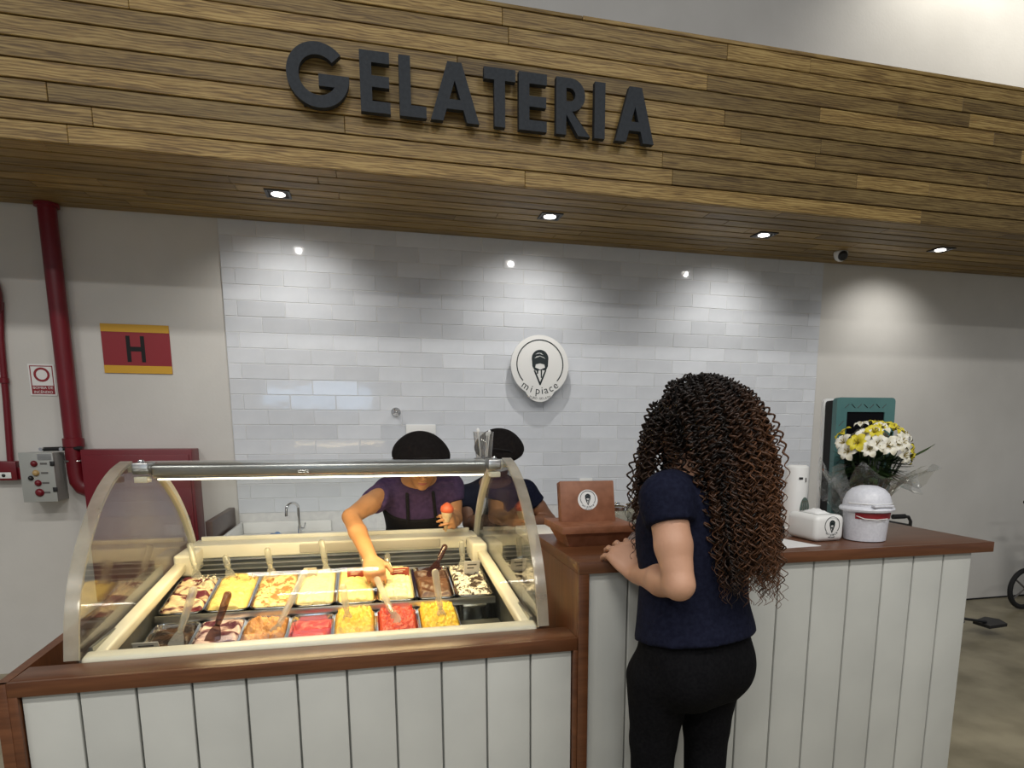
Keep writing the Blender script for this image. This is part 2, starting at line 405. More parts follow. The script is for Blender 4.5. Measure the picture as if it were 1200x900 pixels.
for i, ((x, y), where) in enumerate(zip(LIGHTS, ('the one nearest the red pipe', 'above the round ice cream logo', 'above the curly-haired customer', 'to the right of the dome camera'))):
    downlight(i, x, y, where)
t = thing('security_camera', (3.19, 4.19, SZ), 'small white dome security camera with a black lens under the soffit', 'camera')
v, f = glathe([(.001, 0), (.045, 0), (.047, -.012), (.044, -.03), (.034, -.05), (.018, -.062), (.001, -.066)], 24, (3.19, 4.19, SZ + .001)); mesh_obj('dome', v, f, M['white'], t, True)
v, f = orient(glathe([(.030, 0), (.033, .004), (.028, .016), (.012, .022), (.001, .023)], 20), (3.18, 4.155, SZ - .034), (-.3, -.85, -.38)); mesh_obj('lens', v, f, M['black'], t, True)
# two lamps above the frame throw the pools of light seen on the upper wall at the right
for x, e, side in ((4.25, 273, 'inner'), (5.55, 247, 'outer')):
    nm = 'wall_washer_%s_offscreen' % side
    d = bpy.data.lights.new(nm, 'SPOT'); d.energy = e; d.spot_size = math.radians(95); d.spot_blend = 1.0; d.shadow_soft_size = .06; d.color = (1, .95, .85)
    o = bpy.data.objects.new(nm, d); COL.objects.link(o); o.location = (x, 4.1, 5.6); o.rotation_euler = (math.radians(14), 0, 0)

# ---------------------------------------------------------------- GELATERIA letters
LY, LD = 3.452, .034
def lx(x): return x * LY / FY
def lz(z): return 1.48 + (z - 1.48) * LY / FY
ZB, ZT, SW = 2.9215, 3.183, .053
def letter(ch, label, pts, holes=()):
    pts = [(lx(a), lz(b)) for a, b in pts]; holes = [[(lx(a), lz(b)) for a, b in h] for h in holes]
    v, f = gprism(pts, LY, LY + LD, holes)
    cx = v[:, 0].mean()
    o = mesh_obj('sign_letter', v - np.array((cx, LY + LD, lz(ZB))), f, M['letter']); o.location = (cx, LY + LD, lz(ZB))
    # stand-off pins into the cladding
    tag(o, label, 'letter', 'raised letters of the timber sign')
    thing_pin(o, v, cx)
    return o
def thing_pin(o, v, cx):
    parts = []
    for zz in (lz(ZB) + .02, lz(ZT) - .02):
        s = v[np.abs(v[:, 2] - zz) < .022]
        x = s[:, 0].min() + (.03 if zz < lz(ZB) + .1 else .025)
        parts.append(gtube([(x - cx, -.005, zz - lz(ZB)), (x - cx, FY - LY - LD + .004, zz - lz(ZB))], .006, 8))
    each('standoff_pin', parts, M['black'], o, True, True)
def rect(x0, x1, z0, z1): return [(x0, z0), (x1, z0), (x1, z1), (x0, z1)]
def L_E(x0, x1):
    h = SW * .92; m = (ZB + ZT) / 2 + .003
    return [(x0, ZB), (x1, ZB), (x1, ZB + h), (x0 + SW, ZB + h), (x0 + SW, m - h / 2), (x1 - .003, m - h / 2), (x1 - .003, m + h / 2), (x0 + SW, m + h / 2), (x0 + SW, ZT - h), (x1, ZT - h), (x1, ZT), (x0, ZT)]
def L_A(x0, x1):
    m = (x0 + x1) / 2; t = .034
    def xl(z): return x0 + (m - t - x0) * (z - ZB) / (ZT - ZB)
    s = SW * 1.12
    def xi(z): return xl(z) + s
    zc0, zc1 = ZB + .055, ZB + .098
    ztip = ZB + (ZT - ZB) * (m - s - x0) / (m - t - x0)
    o = [(x0, ZB), (x0 + s, ZB), (xi(zc0), zc0), (2 * m - xi(zc0), zc0), (x1 - s, ZB), (x1, ZB), (m + t, ZT), (m - t, ZT)]
    return o, [[(xi(zc1), zc1), (2 * m - xi(zc1), zc1), (m, min(ztip, ZT - .03))]]
gx, gz, ro, ri = -.158, 3.052, .137, .137 - SW
g = arc(gx, gz, ro, 42, 360 - 5, 48) + [(gx + ro, gz + .006), (gx + .002, gz + .006), (gx + .002, gz - .045), (gx + ri - .012, gz - .045)] + arc(gx, gz, ri, 326, 42, 40)
letter('G', 'dark grey letter G starting the sign on the timber fascia', g)
letter('E', 'dark grey letter E between G and L on the timber fascia', L_E(.027, .162))
letter('L', 'dark grey letter L on the timber fascia', [(.205, ZB), (.329, ZB), (.329, ZB + SW * .95), (.205 + SW, ZB + SW * .95), (.205 + SW, ZT), (.205, ZT)])
o_, h_ = L_A(.349, .583); letter('A', 'dark grey letter A between L and T on the timber fascia', o_, h_)
letter('T', 'dark grey letter T on the timber fascia', [(.658, ZB), (.658 + SW, ZB), (.658 + SW, ZT - SW), (.763, ZT - SW), (.763, ZT), (.608, ZT), (.608, ZT - SW), (.658, ZT - SW)])
letter('E', 'dark grey letter E between T and R on the timber fascia', L_E(.780, .922))
rb = ZT - .152
rr = arc(1.045, ZT - .076, .076, 90, -90, 20)
letter('R', 'dark grey letter R on the timber fascia', [(.970, ZT)] + rr + [(1.052, rb + .001), (1.150, ZB), (1.086, ZB), (1.023, ZB + .095), (1.023, ZB), (.970, ZB)],
       [[(1.023, ZT - .046)] + arc(1.040, ZT - .076, .030, 90, -90, 12) + [(1.023, ZT - .106)]])
letter('I', 'dark grey letter I on the timber fascia', rect(1.172, 1.228, ZB, ZT))
o_, h_ = L_A(1.285, 1.498); letter('A', 'dark grey letter A ending the sign on the timber fascia', o_, h_)

# ---------------------------------------------------------------- round logo plate on the tiles
def logo_marks(t, cx, cz, R, y, mat, words=True):
    """ring, ice cream cone and lettering of the shop mark, raised a hair from the plate at y"""
    def pr(nm, pts, holes=(), m_=mat): return prism(nm, [(cx + a * R, cz + b * R) for a, b in pts], y - .0016, y, m_, t, [[(cx + a * R, cz + b * R) for a, b in h] for h in holes])
    w = .017
    pr('ring', arc(0, .08, .80 + w, -42, 222, 60) + arc(0, .08, .80 - w, 222, -42, 60))
    pr('cone_outline', [(-.22, -.12), (-.165, -.12), (0, -.50), (.165, -.12), (.22, -.12), (.02, -.60), (-.02, -.60)])
    pr('scoop', arc(0, .27, .29, -12, 192, 28) + [(-.27, .02), (-.2, -.10), (-.12, -.13), (-.11, -.23), (-.07, -.23), (-.06, -.12), (.02, -.10), (.025, -.36), (.065, -.36), (.07, -.10), (.2, -.12), (.27, .02)],
       [[(-.17, -.02), (0, -.09), (.17, -.02), (.15, .08), (0, .12), (-.15, .08)], [(-.2, .27), (0, .345), (.2, .26), (.12, .325), (0, .365), (-.12, .345)], [(-.18, .40), (-.02, .44), (.12, .38), (.04, .455), (-.06, .465)]])
    if not words: return
    parts = []
    for ch, ang in zip('mi piace', (-125, -110, 0, -95, -85, -76, -64.5, -52)):
        if ch == ' ': continue
        a = math.radians(ang); r_ = .98 * R
        v, f = gtext(ch, .35 * R, .0)
        v[:, 0] -= (v[:, 0].max() + v[:, 0].min()) / 2
        c, s = math.cos(a + PI / 2), math.sin(a + PI / 2)
        x, z = v[:, 0].copy(), v[:, 2].copy()
        v[:, 0] = cx + r_ * math.cos(a) + c * x - s * z; v[:, 2] = cz + .08 * R + r_ * math.sin(a) + s * x + c * z; v[:, 1] += y
        parts.append((v, f))
    v, f = merge(parts); mesh_obj('lettering', v, f, mat, t)
    parts = []
    for i, ch in enumerate('PURO GELATO'):
        if ch == ' ': continue
        a = math.radians(-90 + (i - 5) * 3.5); r_ = 1.16 * R
        v, f = gtext(ch, .105 * R, .0); v[:, 0] -= (v[:, 0].max() + v[:, 0].min()) / 2
        c, s = math.cos(a + PI / 2), math.sin(a + PI / 2); x, z = v[:, 0].copy(), v[:, 2].copy()
        v[:, 0] = cx + r_ * math.cos(a) + c * x - s * z; v[:, 2] = cz + .08 * R + r_ * math.sin(a) + s * x + c * z; v[:, 1] += y
        parts.append((v, f))
    v, f = merge(parts); o_ = mesh_obj('small_lettering', v, f, mat, t); o_['kind'] = 'stuff'
M['logo'] = principled('logo_dark_teal', (.008, .016, .018), .5)
PLY, LR = 4.42, .196
t = thing('logo_sign', (1.118, PLY + .02, 1.85), 'round white plate with ice cream cone mark and shop name on the tiles', 'sign')
cx, cz = 1.118, 1.868
pl = arc(cx, cz, LR, -60.3, 240.3, 60) + arc(cx, cz - .13, .105, 202.4, 337.6, 30)
prism('plate', pl, PLY, PLY + .022, M['white'], t)
logo_marks(t, cx, cz - .008, LR, PLY, M['logo'])
each('standoff', [gtube([(cx + a, PLY + .02, cz + b), (cx + a, WY - .008, cz + b)], .012, 10) for a, b in ((-.1, .08), (.1, .08), (0, -.12))], M['chrome'], t)

# ---------------------------------------------------------------- fire equipment on the painted wall
def hsign():
    y = WY - .004; t = thing('hydrant_sign', (-1.288, WY, 1.77), 'red plate with yellow bands and black letter H on the wall', 'sign')
    x0, x1, z0, z1 = -1.466, -1.110, 1.771, 2.048
    box('plate', x0, x1, y - .002, WY + .001, z0, z1, M['redsign'], t, .0008, 1)
    for a, b in ((z0, z0 + .044), (z1 - .044, z1)): box('band', x0, x1, y - .0035, y, a, b, M['yellowsign'], t, .0005, 1)
    cx, cz = (x0 + x1) / 2 - .005, (z0 + z1) / 2; w, h, s = .048, .074, .021
    v, f = merge([gbox(cx - w, cx - w + s, y - .0035, y, cz - h, cz + h), gbox(cx + w - s, cx + w, y - .0035, y, cz - h, cz + h), gbox(cx - w + s, cx + w - s, y - .0035, y, cz - .013, cz + .013)])
    mesh_obj('letter_h', v, f, M['blackm'], t)
hsign()
t = thing('pump_sign', (-1.784, WY, 1.64), 'small white and red fire pump sign reading BOMBA DE INCÊNDIO', 'sign')
x0, x1, z0, z1 = -1.850, -1.720, 1.637, 1.812; y = WY - .004
box('plate', x0, x1, y - .002, WY + .001, z0, z1, M['white'], t, .0008, 1)
box('red_field', x0 + .008, x1 - .008, y - .003, y, z0 + .008, z0 + .056, M['redsign'], t, .0004, 1)
mx = (x0 + x1) / 2; mz = z1 - .058
v, f = merge([gprism(rect(x0 + .008, x1 - .008, z0 + .008, z1 - .008), y - .0026, y - .001, [rect(x0 + .013, x1 - .013, z0 + .013, z1 - .013)]), gprism(arc(mx, mz, .040, 0, 350, 30), y - .003, y - .001, [arc(mx, mz, .028, 0, 350, 30)])])
mesh_obj('ring_mark', v, f, M['redsign'], t)
text_at('lettering', 'BOMBA DE', .020, mx, y - .003, z0 + .044, M['white'], t, .098)
text_at('lettering', 'INCÊNDIO', .020, mx, y - .003, z0 + .022, M['white'], t, .092)

t = thing('fire_pipe', (-1.640, WY - .055, 1.0), 'thick red fire main pipe running up the wall into the soffit', 'pipe')
tube('pipe', [(-1.644, WY - .062, z) for z in (1.34, 1.8, 2.3, SZ + .02)], .045, M['red'], t, 20)
tube('elbow', [(-1.644, WY - .062, 1.36), (-1.644, WY - .062, 1.2), (-1.640, WY - .062, 1.15), (-1.62, WY - .062, 1.115), (-1.585, WY - .062, 1.10), (-1.573, WY - .062, 1.10)], .048, M['red'], t, 20)
lathe('collar', [(.046, 0), (.060, 0), (.060, .018), (.046, .018)], M['red'], t, 24, (-1.644, WY - .062, SZ - .02))
lathe('coupling', [(.046, 0), (.054, .004), (.054, .05), (.046, .054)], M['red'], t, 24, (-1.644, WY - .062, 1.345))
tube('strap', [(-1.80, WY - .06, 1.335), (-1.70, WY - .075, 1.338), (-1.59, WY - .11, 1.342)], .012, M['black'], t, 8)
each('bolt', [gtube([(-1.80 + k * .05, WY - .06, 1.336), (-1.80 + k * .05, WY - .095, 1.336)], .010, 10) for k in (0, 2)], M['chrome'], t)
v, f = merge([gtube([(-1.69, WY - .10, 1.268 - k * .0), (-1.585, WY - .10, 1.268)], .006, 8) for k in (0,)]); mesh_obj('bracket_rod', v, f, M['chrome'], t, True)

t = thing('alarm_conduit', (-2.0, WY - .02, 1.27), 'thin red conduit dropping to the fire call box', 'pipe')
tube('pipe', [(-1.935, WY - .02, 2.14), (-1.955, WY - .02, 1.95), (-1.968, WY - .02, 1.6), (-1.985, WY - .02, 1.262)], .017, M['red'], t, 12)
lathe('junction_box', [(.030, 0), (.045, .02), (.05, .1), (.042, .17), (.02, .19)], M['red'], t, 20, (-1.965, WY - .04, 2.08))
lathe('coupling', [(.018, 0), (.023, .003), (.023, .03), (.018, .033)], M['red'], t, 16, (-1.965, WY - .02, 1.70))
t = thing('fire_call_box', (-2.0, WY, 1.15), 'red fire alarm call box with a white button plate', 'alarm box')
box('housing', -2.075, -1.945, WY - .06, WY + .002, 1.160, 1.268, M['red'], t, .006)
box('call_plate', -2.045, -1.972, WY - .064, WY - .062, 1.172, 1.206, M['white'], t, .001)
v, f = orient(glathe([(.009, 0), (.009, .004), (.001, .005)], 14), (-2.008, WY - .064, 1.189), (0, -1, 0)); mesh_obj('call_button', v, f, M['black'], t, True)
box('side_stub', -1.948, -1.905, WY - .045, WY + .002, 1.165, 1.232, M['red'], t, .003)

t = thing('pump_control_box', (-1.84, WY, 1.03), 'grey pump control box with red and amber buttons on its door', 'control box')
bx0, bx1, bz0, bz1, by = -1.885, -1.722, 1.045, 1.318, WY - .155
box('body', bx0, bx1, by + .012, WY + .002, bz0, bz1, M['grey'], t, .003)
box('door', bx0 - .002, bx1 + .002, by, by + .013, bz0 - .002, bz1 + .002, M['grey'], t, .002)
M['amber'] = principled('amber_button', (.45, .30, .12), .35)
for bx, bz, mm, r_ in ((-1.815, 1.258, 'red', .014), (-1.811, 1.206, 'amber', .014), (-1.806, 1.150, 'red', .014), (-1.804, 1.096, 'red', .018), (-1.838, 1.178, 'black', .011)):
    v, f = orient(glathe([(r_ * 1.25, 0), (r_ * 1.25, .003), (r_, .004), (r_, .012), (r_ * .8, .016), (.001, .017)], 16), (bx, by, bz), (0, -1, 0)); mesh_obj('button', v, f, M[mm], t, True)
for bz in (1.258, 1.206, 1.150, 1.096): box('tag_plate', -1.786, -1.752, by - .0015, by + .001, bz - .005, bz + .005, M['dgrey'], t, 0)
box('name_plate', -1.795, -1.728, by - .0015, by + .001, 1.278, 1.312, M['steel'], t, 0)
for bz in (1.258, 1.112): box('latch', -1.737, -1.716, by - .006, by + .004, bz - .013, bz + .013, M['black'], t, .002)

t = thing('hydrant_cabinet', (-1.33, WY, .45), 'dark red steel fire hose cabinet on the wall behind the display case', 'cabinet')
cx0, cx1, cz0, cz1, cy = -1.575, -1.005, .45, 1.335, WY - .19
box('body', cx0, cx1, cy + .012, WY, cz0, cz1, M['red'], t, .004)
box('door', cx0 + .014, cx1 - .014, cy, cy + .014, cz0 + .014, cz1 - .03, M['red'], t, .003)
box('door_handle', cx1 - .05, cx1 - .035, cy - .02, cy + .002, .85, .95, M['black'], t, .003)

# ---------------------------------------------------------------- small fittings on the tiles
t = thing('tap_rosette', (.178, WY - .012, 1.559), 'small round chrome shut-off knob on the tiled wall', 'valve')
v, f = orient(glathe([(.030, 0), (.030, .004), (.014, .008), (.014, .03)], 20), (.178, WY - .011, 1.559), (0, -1, 0)); mesh_obj('rosette', v, f, M['chrome'], t, True)
v, f = merge([gtube([(.178 - .026 * math.cos(a), WY - .048, 1.559 - .026 * math.sin(a)), (.178 + .026 * math.cos(a), WY - .048, 1.559 + .026 * math.sin(a))], [.006, .006], 8) for a in (.5, .5 + PI / 2)] + [orient(glathe([(.013, 0), (.013, .014), (.004, .018)], 14), (.178, WY - .04, 1.559), (0, -1, 0))]); mesh_obj('cross_handle', v, f, M['chrome'], t, True)
t = thing('junction_plate', (.335, WY - .012, 1.40), 'blank white plate on the tiles above the bending worker', 'plate')
box('plate', .238, .430, WY - .024, WY - .010, 1.355, 1.481, M['white'], t, .004)
each('screw', [orient(glathe([(.004, -.001), (.004, .002), (.001, .003)], 10), (.252 + k * .164, WY - .024, 1.42), (0, -1, 0)) for k in (0, 1)], M['steel'], t)
t = thing('wall_socket', (1.475, WY - .012, 1.0), 'white wall socket with a black and a yellow cord plugged in', 'socket')
box('plate', 1.424, 1.520, WY - .024, WY - .010, .985, 1.112, M['white'], t, .004)
box('plug', 1.452, 1.490, WY - .052, WY - .022, 1.050, 1.076, M['black'], t, .006)
tube('cord', [(1.47, WY - .05, 1.06), (1.47, WY - .08, 1.055), (1.475, WY - .085, 1.0), (1.48, WY - .05, .93)], .005, M['black'], t, 8)
M['lime'] = principled('yellow_green_cord', (.55, .62, .05), .5)
tube('cord', [(1.498, WY - .03, 1.068), (1.505, WY - .05, 1.05), (1.515, WY - .05, 1.02), (1.512, WY - .04, .95)], .006, M['lime'], t, 8)

# ================================================================ counters
CF, LZ, HZ = 1.751, .880, 1.100
t = thing('display_counter', (-.14, 2.4, 0), 'low white panelled counter with brown ledge built around the gelato case', 'counter')
low = t
box('ledge', -.843, .555, CF + .012, 1.868, LZ - .036, LZ, M['wood'], t, .0015)
box('edge_band', -.843, .555, CF, CF + .013, LZ - .036, LZ, M['woodedge'], t, .0012)
box('corner_post', -.843, -.823, CF, CF + .03, 0, LZ - .035, M['woodedge'], t, .0012)
box('end_upright', .543, .556, CF, CF + .03, 0, LZ - .035, M['woodedge'], t, .0012)
# the left end panel runs back slightly splayed
v = np.array([(-.878, CF, 0), (-.843, CF, 0), (-.885, 3.16, 0), (-.920, 3.16, 0), (-.878, CF, LZ), (-.843, CF, LZ), (-.885, 3.16, LZ), (-.920, 3.16, LZ)])
v[[0, 4], 0] = -.866
mesh_obj('end_panel', v, [(3, 2, 1, 0), (4, 5, 6, 7), (0, 1, 5, 4), (1, 2, 6, 5), (2, 3, 7, 6), (3, 0, 4, 7)], M['woodv'], t)
box('panel_edge', -.868, -.8425, CF - .001, CF + .012, 0, LZ, M['woodedge'], t, .001)
box('carcass', -.825, .545, CF + .030, CF + .05, 0, LZ - .037, M['grey'], t, 0)
LX = [-.8226, -.702, -.578, -.453, -.3273, -.205, -.080, .0445, .169, .2936, .42, .543]
for a, b in zip(LX[:-1], LX[1:]): box('panel_board', a + .0024, b - .0024, CF + .012, CF + .036, .0, LZ - .0365, M['offwhite'], t, .0035, 2)
box('plinth', -.82, .543, CF + .05, CF + .06, 0, .02, M['black'], t, 0)

t = thing('service_counter', (1.28, 2.1, 0), 'tall white panelled service counter with dark brown top beside the gelato case', 'counter')
high = t
CB = 2.265
box('counter_top', .557, 2.012, CF + .012, CB, HZ - .034, HZ, M['woodtop'], t, .0015)
box('edge_band', .557, 2.012, CF, CF + .013, HZ - .034, HZ, M['woodedge'], t, .0012)
box('waterfall_side', .557, .585, CF + .012, CB, 0, HZ - .0345, M['woodv'], t, .0012)
box('waterfall_edge', .557, .588, CF, CF + .013, 0, HZ - .0345, M['woodedge'], t, .0012)
HXS = [.589, .711, .836, .960, 1.083, 1.206, 1.330, 1.460, 1.588, 1.705, 1.824, 1.940]
for a, b in zip(HXS[:-1], HXS[1:]): box('panel_board', a + .0024, b - .0024, CF + .014, CF + .036, 0, HZ - .035, M['offwhite'], t, .0035, 2)
box('carcass', .588, 1.936, CF + .030, CF + .05, 0, HZ - .036, M['grey'], t, 0)
box('end_panel', 1.918, 1.939, CF + .037, CB - .03, 0, HZ - .035, M['offwhite'], t, .001)

# ================================================================ gelato display case
CX0, CX1 = -.735, .468           # inner faces of the two glass ends
GC = thing('gelato_case', (-.13, 2.5, 0), 'curved glass gelato display case with cream rails and lit top bar', 'display case')
prof = [(1.880, .884), (1.893, .94), (1.912, 1.0), (1.945, 1.062), (1.995, 1.125), (2.06, 1.187), (2.14, 1.25), (2.23, 1.300), (2.33, 1.336), (2.42, 1.352)]
def smooth(pr, n):
    pr = np.array(pr); d = np.r_[0, np.cumsum(np.linalg.norm(np.diff(pr, axis=0), axis=1))]
    q = np.linspace(0, d[-1], n); out = np.stack([np.interp(q, d, pr[:, 0]), np.interp(q, d, pr[:, 1])], 1)
    for _ in range(2): out[1:-1] = (out[:-2] + 2 * out[1:-1] + out[2:]) / 4
    return out
PR = smooth(prof, 26)
def strip(name, x0, x1, pr, th, mat, parent):
    """bent sheet of thickness th following a y-z profile"""
    pr = np.asarray(pr); T = np.gradient(pr, axis=0); N = np.stack([-T[:, 1], T[:, 0]], 1); N /= np.linalg.norm(N, axis=1)[:, None]
    inn = pr - N * th; n = len(pr)
    V = [(x, p[0], p[1]) for x in (x0, x1) for q in (pr, inn) for p in q]
    F = []
    for i in range(n - 1):
        F += [(i, i + 1, 2 * n + i + 1, 2 * n + i), (n + i, 3 * n + i, 3 * n + i + 1, n + i + 1), (i, n + i, n + i + 1, i + 1), (2 * n + i, 2 * n + i + 1, 3 * n + i + 1, 3 * n + i)]
    F += [(0, 2 * n, 3 * n, n), (n - 1, 2 * n - 1, 4 * n - 1, 3 * n - 1)]
    return mesh_obj(name, V, F, mat, parent, True, sharp=.9)
fg = strip('front_glass', CX0, CX1, PR, -.006, M['glass'], GC)
rear = [(2.42, 1.352), (2.56, 1.352), (2.68, 1.325), (2.80, 1.268), (2.91, 1.195), (3.00, 1.115), (3.06, 1.04), (3.10, .965)]
RR = smooth(rear, 18)
for nm, xa, xb, xg in (('left', CX0 - .034, CX0, CX0 - .010), ('right', CX1, CX1 + .034, CX1 + .004)):
    strip('corner_band', xa, xb, PR, -.010, M['acryl'], GC)
    poly = [tuple(p) for p in PR] + [tuple(p) for p in RR[1:]] + [(3.10, .93), (1.885, .872)]
    P0 = [(xg, a, b) for a, b in poly]; P1 = [(xg + .006, a, b) for a, b in poly]; n = len(poly)
    mesh_obj('end_glass', P0 + P1, [tuple(range(n)), tuple(range(2 * n - 1, n - 1, -1))] + [(i, n + i, n + (i + 1) % n, (i + 1) % n) for i in range(n)], M['sideglass' if nm == 'left' else 'sideglass_faint'], GC)
    a, b = (xa + .018, xb + .008) if nm == 'left' else (xa - .008, xb - .018)
    strip('rear_arch', a, b, RR, .026, M['cream'], GC)
# sloping side rails and front rail
def rail(name, xa, xb, y0, z0, y1, z1, w, mat):
    V = [(xa, y0, z0 - w), (xb, y0, z0 - w), (xb, y1, z1 - w), (xa, y1, z1 - w), (xa, y0, z0), (xb, y0, z0), (xb, y1, z1), (xa, y1, z1)]
    bm = bmesh.new(); vs = [bm.verts.new(p) for p in V]
    for q in ((3, 2, 1, 0), (4, 5, 6, 7), (0, 1, 5, 4), (1, 2, 6, 5), (2, 3, 7, 6), (3, 0, 4, 7)): bm.faces.new([vs[i] for i in q])
    bmesh.ops.bevel(bm, geom=list(bm.edges), offset=.009, segments=3, profile=.5, affect='EDGES'); bm.verts.index_update()
    v = np.array([tuple(p.co) for p in bm.verts]); f = [tuple(x.index for x in q.verts) for q in bm.faces]; bm.free()
    return mesh_obj(name, v, f, mat, GC, True, sharp=.9)
rail('side_rail', CX0 - .002, CX0 + .040, 1.925, .885, 2.80, .958, .035, M['cream'])
rail('side_rail', CX1 - .040, CX1 + .002, 1.925, .885, 2.80, .958, .035, M['cream'])
rail('front_rail', CX0 - .002, CX1 + .002, 1.882, .886, 1.93, .893, .034, M['cream'])
box('rail_gasket', CX0 + .002, CX1 - .002, 1.876, 1.884, .868, .876, M['steel'], GC, .001)
for xa, xb in ((CX0 - .004, CX0 + .062), (CX1 - .062, CX1 + .004)): box('rail_block', xa, xb, 2.77, 2.96, .900, .985, M['cream'], GC, .012, 3)
# rear deck, vents, controls
box('rear_deck', CX0 + .01, CX1 - .01, 2.95, 3.11, .937, .990, M['cream'], GC, .005)
box('grip_strip', -.30, .29, 2.944, 2.952, .944, .982, principled('taupe_grip', (.42, .38, .30), .5), GC, .004)
box('deck_lip', CX0 + .03, CX1 - .03, 3.08, 3.10, .988, 1.006, M['cream'], GC, .003)
box('control_panel', .405, .445, 2.942, 2.952, .950, .972, M['black'], GC, .002)
M['redled'] = emission('red_readout', (.8, .05, .02), .35)
box('readout', .412, .430, 2.940, 2.943, .957, .965, M['redled'], GC, 0)
for k in range(4):
    z = .931 - k * .011; y = 2.945 - k * .045
    box('vent_slat', CX0 + .06, CX1 - .06, y - .012, y + .004, z - .003, z + .001, M['steel'], GC, .001, 1)
box('vent_recess', CX0 + .045, CX1 - .045, 2.77, 2.955, .865, .888, M['blackm'], GC, 0)
# tub: liner walls and floor
for nm, a in (('liner_floor', (CX0, CX1, 1.93, 2.95, .61, .622)), ('liner_wall', (CX0 + .002, CX0 + .012, 1.93, 2.95, .61, .90)), ('liner_wall', (CX1 - .012, CX1 - .002, 1.93, 2.95, .61, .90)),
              ('liner_wall', (CX0, CX1, 1.925, 1.935, .61, .86)), ('liner_wall', (CX0, CX1, 2.945, 2.955, .61, .937))):
    box(nm, *a, M['dsteel'], GC, 0)
box('cabinet_body', CX0 - .03, CX1 + .03, 1.90, 3.10, .0, .605, M['steel'], GC, .004)
box('rear_wall', CX0 - .004, CX1 + .004, 3.085, 3.108, .60, .94, M['steel'], GC, .002)
for xa, xb in ((CX0 - .012, CX0 - .001), (CX1 + .001, CX1 + .012)): box('side_wall', xa, xb, 1.90, 3.10, .60, .875, M['steel'], GC, .002)
# top: bar, shelf, lamp strip, brackets
rail('top_bar', CX0 + .055, CX1 - .06, 2.395, 1.350, 2.47, 1.356, .040, M['steel'])
box('top_shelf', CX0, CX1, 2.46, 2.60, 1.346, 1.354, M['glass'], GC, .001)
box('lamp_strip', CX0 + .07, CX1 - .07, 2.41, 2.43, 1.300, 1.306, M['led'], GC, .001)
box('lamp_channel', CX0 + .06, CX1 - .065, 2.400, 2.445, 1.306, 1.314, M['steel'], GC, .001)
for xa in (CX0 + .012, CX1 - .058):
    box('bracket', xa, xa + .046, 2.365, 2.45, 1.322, 1.358, M['steel'], GC, .004)
    box('bracket_foot', xa + .004, xa + .042, 2.36, 2.41, 1.296, 1.315, M['cream'], GC, .003)
    lathe('bolt', [(.009, 0), (.010, .004), (.007, .010), (.001, .012)], M['chrome'], GC, 14, (xa + .023, 2.385, 1.357))
la = area_light('case_lamp', (0, 0, 0), (math.radians(4), 0, 0), 1.05, .10, 11.5, (1, .76, .38)); la.parent = GC; la.location = (0, -.045, 1.297)
# pan runners
TA, TB = np.array((2.42, .850)), np.array((2.752, .900))      # back row, front and rear edge (y, z)
UA, UB = np.array((2.085, .775)), np.array((2.405, .822))     # front row
box('pan_runner', CX0 + .02, CX1 - .03, 2.4095, 2.4200, .820, .846, M['steel'], GC, .002)
box('pan_runner', CX0 + .02, CX1 - .03, 2.756, 2.772, .870, .898, M['steel'], GC, .002)
box('pan_runner', CX0 + .02, CX1 - .03, 2.060, 2.078, .745, .770, M['steel'], GC, .002)
box('blank_tray', .300, .445, 2.09, 2.395, .755, .765, M['dsteel'], GC, .002)
box('blank_tray_rib', .305, .440, 2.20, 2.215, .765, .775, M['dsteel'], GC, .002)

# ---------------------------------------------------------------- pans of gelato
PW, PL, PD = .066, .160, .110
def rrect(w, l, r, n=5):
    pts = []
    for cx, cy, a in ((w - r, l - r, 0), (-w + r, l - r, 90), (-w + r, -l + r, 180), (w - r, -l + r, 270)):
        for k in range(n): q = math.radians(a + 90 * k / (n - 1)); pts.append((cx + r * math.cos(q), cy + r * math.sin(q)))
    return pts
def pan_mesh():
    rings = [(PW + .005, PL + .005, .026, -.003), (PW + .005, PL + .005, .026, 0), (PW, PL, .022, .001), (PW - .002, PL - .002, .022, -.004), (PW - .012, PL - .012, .02, -PD), (PW - .009, PL - .009, .02, -PD - .002), (PW + .001, PL + .001, .023, -.004)]
    V, F, n = [], [], 20
    for w, l, r, z in rings: V += [(a, b, z) for a, b in rrect(w, l, r)]
    m = len(rings)
    for i in range(m):
        for j in range(n):
            k = (j + 1) % n
            a = ((i + 1) % m) * n
            if i == 4: continue
            F.append((i * n + j, i * n + k, a + k, a + j))
    F.append(tuple(4 * n + j for j in range(n))); F.append(tuple(5 * n + n - 1 - j for j in range(n)))
    return V, F
pv, pf = pan_mesh()
pan_me = bpy.data.meshes.new('container'); pan_me.from_pydata(pv, [], pf); pan_me.materials.append(M['chrome']); pan_me.polygons.foreach_set('use_smooth', [True] * len(pf)); pan_me.set_sharp_from_angle(angle=.7)
def vnoise(x, y, s, seed):
    return (np.sin(x * s + seed) * np.cos(y * s * 1.13 + seed * 2.1) + .5 * np.sin(x * s * 2.3 + y * s * 1.7 + seed * .7) + .3 * np.cos(x * s * 4.1 - y * s * 3.3 + seed)) / 1.8
def gelato_mat(name, c1, c2, scale, lo, hi, stretch=(1, 1, 1), bump=.5, rough=.38):
    return mottled('gelato_' + name, c1, c2, scale, rough, bump, 55, 3, stretch, lo, hi)
